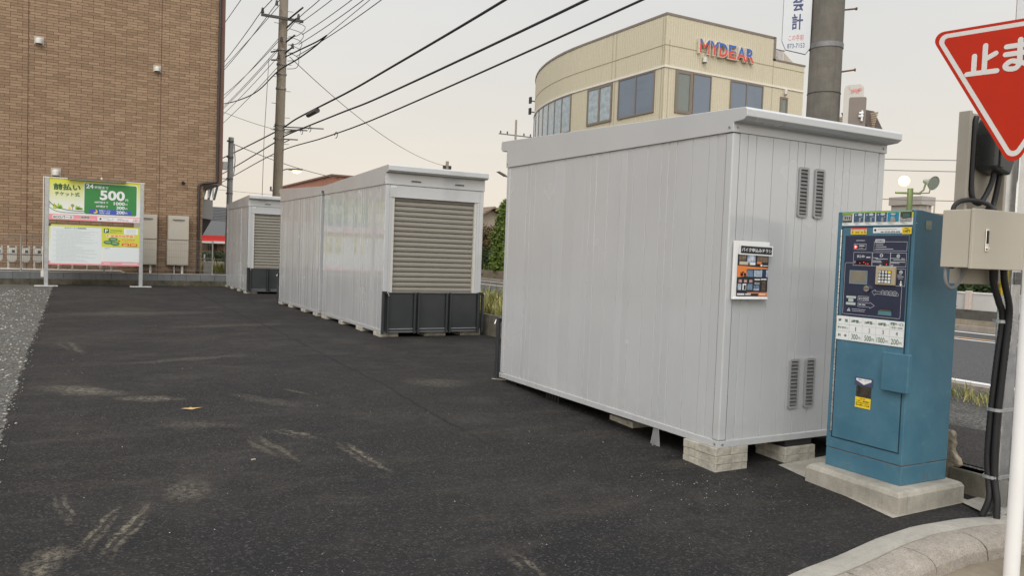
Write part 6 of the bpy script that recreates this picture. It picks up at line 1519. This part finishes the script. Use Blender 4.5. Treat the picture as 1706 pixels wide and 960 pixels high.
# ================================================================== PLANTS
def leaves(mb, n, fn, size, mt, flat=.5):
    for i in range(n):
        p, nn = fn(); s_ = size * random.uniform(.6, 1.4)
        a = Vector((random.gauss(0, 1), random.gauss(0, 1), random.gauss(0, 1)))
        d = (nn + a * flat).normalized(); u_ = d.cross(Vector((random.random(), random.random(), random.random() + .1))).normalized(); v_ = d.cross(u_)
        mb.add([p - u_ * s_, p + v_ * s_ * .5, p + u_ * s_, p - v_ * s_ * .5], [(0, 1, 2, 3)], mt)
LG = m_leaf('conifer_leaf', (0.065, 0.12, 0.016), (0.20, 0.26, 0.04)); LD = m_leaf('hedge_leaf', (0.028, 0.05, 0.015), (0.06, 0.09, 0.025)); LB = m_leaf('autumn_leaf', (0.10, 0.09, 0.045), (0.26, 0.15, 0.06))
BARK = mat('bark', (0.10, 0.075, 0.055), .9, 0, .2, 10)
def conifer(x, y, h, r, label, mt=LG, n=3800, group=None):
    t = thing('conifer', label, 'tree', (x, y, .2), group)
    mb = MB(); mb.tube([(x, y, .2), (x + .03, y, h * .5), (x, y, h * .95)], [.10, .06, .015], BARK, 8)
    for k in range(14): a = k * 2.4; z = .6 + k * h / 16; rr = r * (1 - z / h) * .8; mb.tube([(x, y, z), (x + rr * cos(a), y + rr * sin(a), z + rr * .6)], [.02, .006], BARK, 5)
    part(mb, 'trunk', t)
    cl = [(random.uniform(0, 6.28), random.uniform(.05, 1) ** .9, random.uniform(.07, .16)) for _ in range(110)]
    def f():
        a, q, s_ = random.choice(cl); z = .35 + (h - .35) * q; rr = r * min(1, (1.12 - q) * 1.5) * (.55 + .45 * min(1, q * 5))
        rad = rr * random.uniform(.72, 1.05); o = Vector((random.gauss(0, s_), random.gauss(0, s_), random.gauss(0, s_ * 1.3)))
        c = Vector((x + rad * cos(a), y + rad * sin(a), z)) + o * .8
        return c, Vector((cos(a), sin(a), .9)).normalized()
    mb = MB(); leaves(mb, n, f, .07, mt); part(mb, 'crown', t)
conifer(18.5, 34.1, 4.0, .60, 'tall bright green conifer between the containers', LG, 15000, 'conifers across the road')
conifer(18.1, 33.6, 2.8, .36, 'lower bright green conifer right of the tall one', LG, 9000, 'conifers across the road')
def shrub(x, y, rx, ry, h, label, mt, n, size=.06, name='shrub', z0=.2, group=None):
    t = thing(name, label, 'shrub', (x, y, z0), group)
    mb = MB()
    for k in range(7): a = k * .9; mb.tube([(x, y, z0), (x + rx * .3 * cos(a), y + ry * .3 * sin(a), z0 + h * .45), (x + rx * .7 * cos(a), y + ry * .7 * sin(a), z0 + h * .8)], [.03, .02, .006], BARK, 5)
    part(mb, 'stem', t)
    cl = [(Vector((random.uniform(-1, 1) * rx, random.uniform(-1, 1) * ry, random.uniform(.05, 1) * h)), random.uniform(.1, .22)) for _ in range(80)]
    def f():
        c, s_ = random.choice(cl); k = 1 - .35 * (c.z / h) ** 3
        return Vector((x + c.x * k, y + c.y * k, z0 + c.z)) + Vector([random.gauss(0, s_) for _ in range(3)]), Vector((c.x, c.y, .6)).normalized()
    mb = MB(); leaves(mb, n, f, size, mt, .8); part(mb, 'foliage', t)
shrub(18.5, 36.1, .5, .6, 2.6, 'brownish autumn shrub left of the conifers', LB, 6500)
shrub(18.4, 36.0, .5, .9, 1.5, 'dull green low shrub beneath the autumn shrub', LD, 5000)
house(28.6, 33.6, 60, 68, 3.9, 5.3, WB, ROOFB, 'distant house gable just visible left of the conifers', .6, 'y')
t = thing('hedge_wall', 'low stone garden wall under the conifers across the road', 'wall', (18, 36, .2))
mb = MB(); mb.box(17.7, 17.95, 31.2, 48, .1, .68, m_concrete('garden_wall', (0.26, 0.22, 0.16), .6, 1)); part(mb, 'wall_face', t)
def hedge(x0, x1, y0, y1, z0, z1, label, mt, n, size=.05):
    t = thing('hedge', label, 'hedge', ((x0 + x1) / 2, (y0 + y1) / 2, z0))
    def f():
        return Vector((random.uniform(x0, x1), random.uniform(y0, y1), random.uniform(z0, z1) + random.gauss(0, .06))), Vector((-.5, -.4, .6))
    mb = MB(); leaves(mb, n, f, size, mt, .9); part(mb, 'foliage', t)
    mb = MB()
    k = 0
    while y0 + .4 * k < y1 and k < 60 and (y1 - y0) > (x1 - x0): mb.tube([((x0 + x1) / 2, y0 + .4 * k, .15), ((x0 + x1) / 2 + .05, y0 + .4 * k + .1, z1 - .2)], .02, BARK, 5); k += 1
    if k: part(mb, 'stem', t)
hedge(18.0, 19.2, 7.5, 13.5, .6, 1.55, 'dark green hedge above the white wall across the road', LD, 9000, .07)
hedge(17.75, 18.2, 31.3, 35, .68, .85, 'thin clipped plants on top of the garden wall', LG, 1500, .05)
hedge(4.4, 13, 47, 48.5, .2, 1.0, 'dark hedge in front of the red awning shop', LD, 9000, .07)

# grass: blades in tufts
GR_ = m_leaf('dry_grass', (0.30, 0.29, 0.085), (0.50, 0.42, 0.17), .7); GR2_ = m_leaf('green_grass', (0.13, 0.18, 0.04), (0.26, 0.28, 0.07), .7)
def grass(name, label, n, fn, hmin, hmax):
    mb = MB()
    for i in range(n):
        x, y, z = fn(); h = random.uniform(hmin, hmax) * (1 + .5 * (random.random() < .1)); a = random.uniform(0, 6.28); l = random.uniform(.2, .95) * h; w = random.uniform(.0015, .0035) + .00035 * y
        dx, dy = cos(a), sin(a)
        p0 = Vector((x, y, z)); p1 = p0 + Vector((dx * l * .35, dy * l * .35, h * .6)); p2 = p0 + Vector((dx * l, dy * l, h * (.95 if random.random() < .7 else .7)))
        s_ = Vector((-dy, dx, 0)) * w
        mb.add([p0 - s_, p0 + s_, p1 + s_ * .8, p1 - s_ * .8, p2], [(0, 1, 2, 3), (3, 2, 4)], GR_ if random.random() < .68 else GR2_)
    tag(mb.build(name), label, 'grass', kind='stuff')
grass('grass', 'dry yellow green grass growing on the verge behind the boundary wall', 15000, lambda: (6.12 + 2.2 * random.random() ** 1.5, 9.2 + 9 * random.random(), .42), .08, .38)
def fb():
    y = random.gauss(4.95, .5); return (8.25 + random.gauss(0, .13) + .25 * (y - 5), y, vz(y) + .0)
grass('roadside_grass', 'tuft of dry grass at the edge of the road behind the ticket machine', 420, fb, .04, .15)
grass('far_grass', 'yellow grass beyond the far wall in front of the barrier', 2500, lambda: (random.uniform(4.5, 12), random.uniform(36.5, 40.5), .22), .2, .5)

# fallen leaf and twig
mb = MB(); lx, ly = .90, 7.13; lz = g(ly) + .016
ol = [(-.085, 0), (-.05, .018), (-.02, .022), (0, .045), (.015, .018), (.09, .004), (.03, -.012), (.0, -.03), (-.04, -.014)]
mb.add([(lx + a, ly + b * 1.5, lz + .012 * abs(a) * 8 * .5) for a, b in ol] + [(lx, ly, lz + .004)], [(i, (i + 1) % 9, 9) for i in range(9)], mat('dead_leaf', (0.50, 0.33, 0.13), .8, 0, .15, 60))
single(mb, 'fallen_leaf', 'single dry tan leaf lying on the asphalt', 'leaf', (lx, ly, lz))
for i, (a, b) in enumerate((((4.08, 7.72), (4.20, 7.58)), ((1.085, 5.53), (1.115, 5.535)))):
    mb = MB(); mb.tube([(a[0], a[1], g(a[1]) + .018), (b[0], b[1], g(b[1]) + .018)], .006, mat('pale_twig', (0.36, 0.32, 0.24), .8, 0, 0), 5)
    single(mb, 'wood_chip', ('pale splinter lying near the far corner of the nearest container', 'tiny pale chip lying on the asphalt in the foreground')[i], 'wood chip', (a[0], a[1], .1))

# ------------------------------------------------------------------ tidy
for o in bpy.data.objects:
    for k in ('_w', '_p', '_o'):
        if k in o: del o[k]
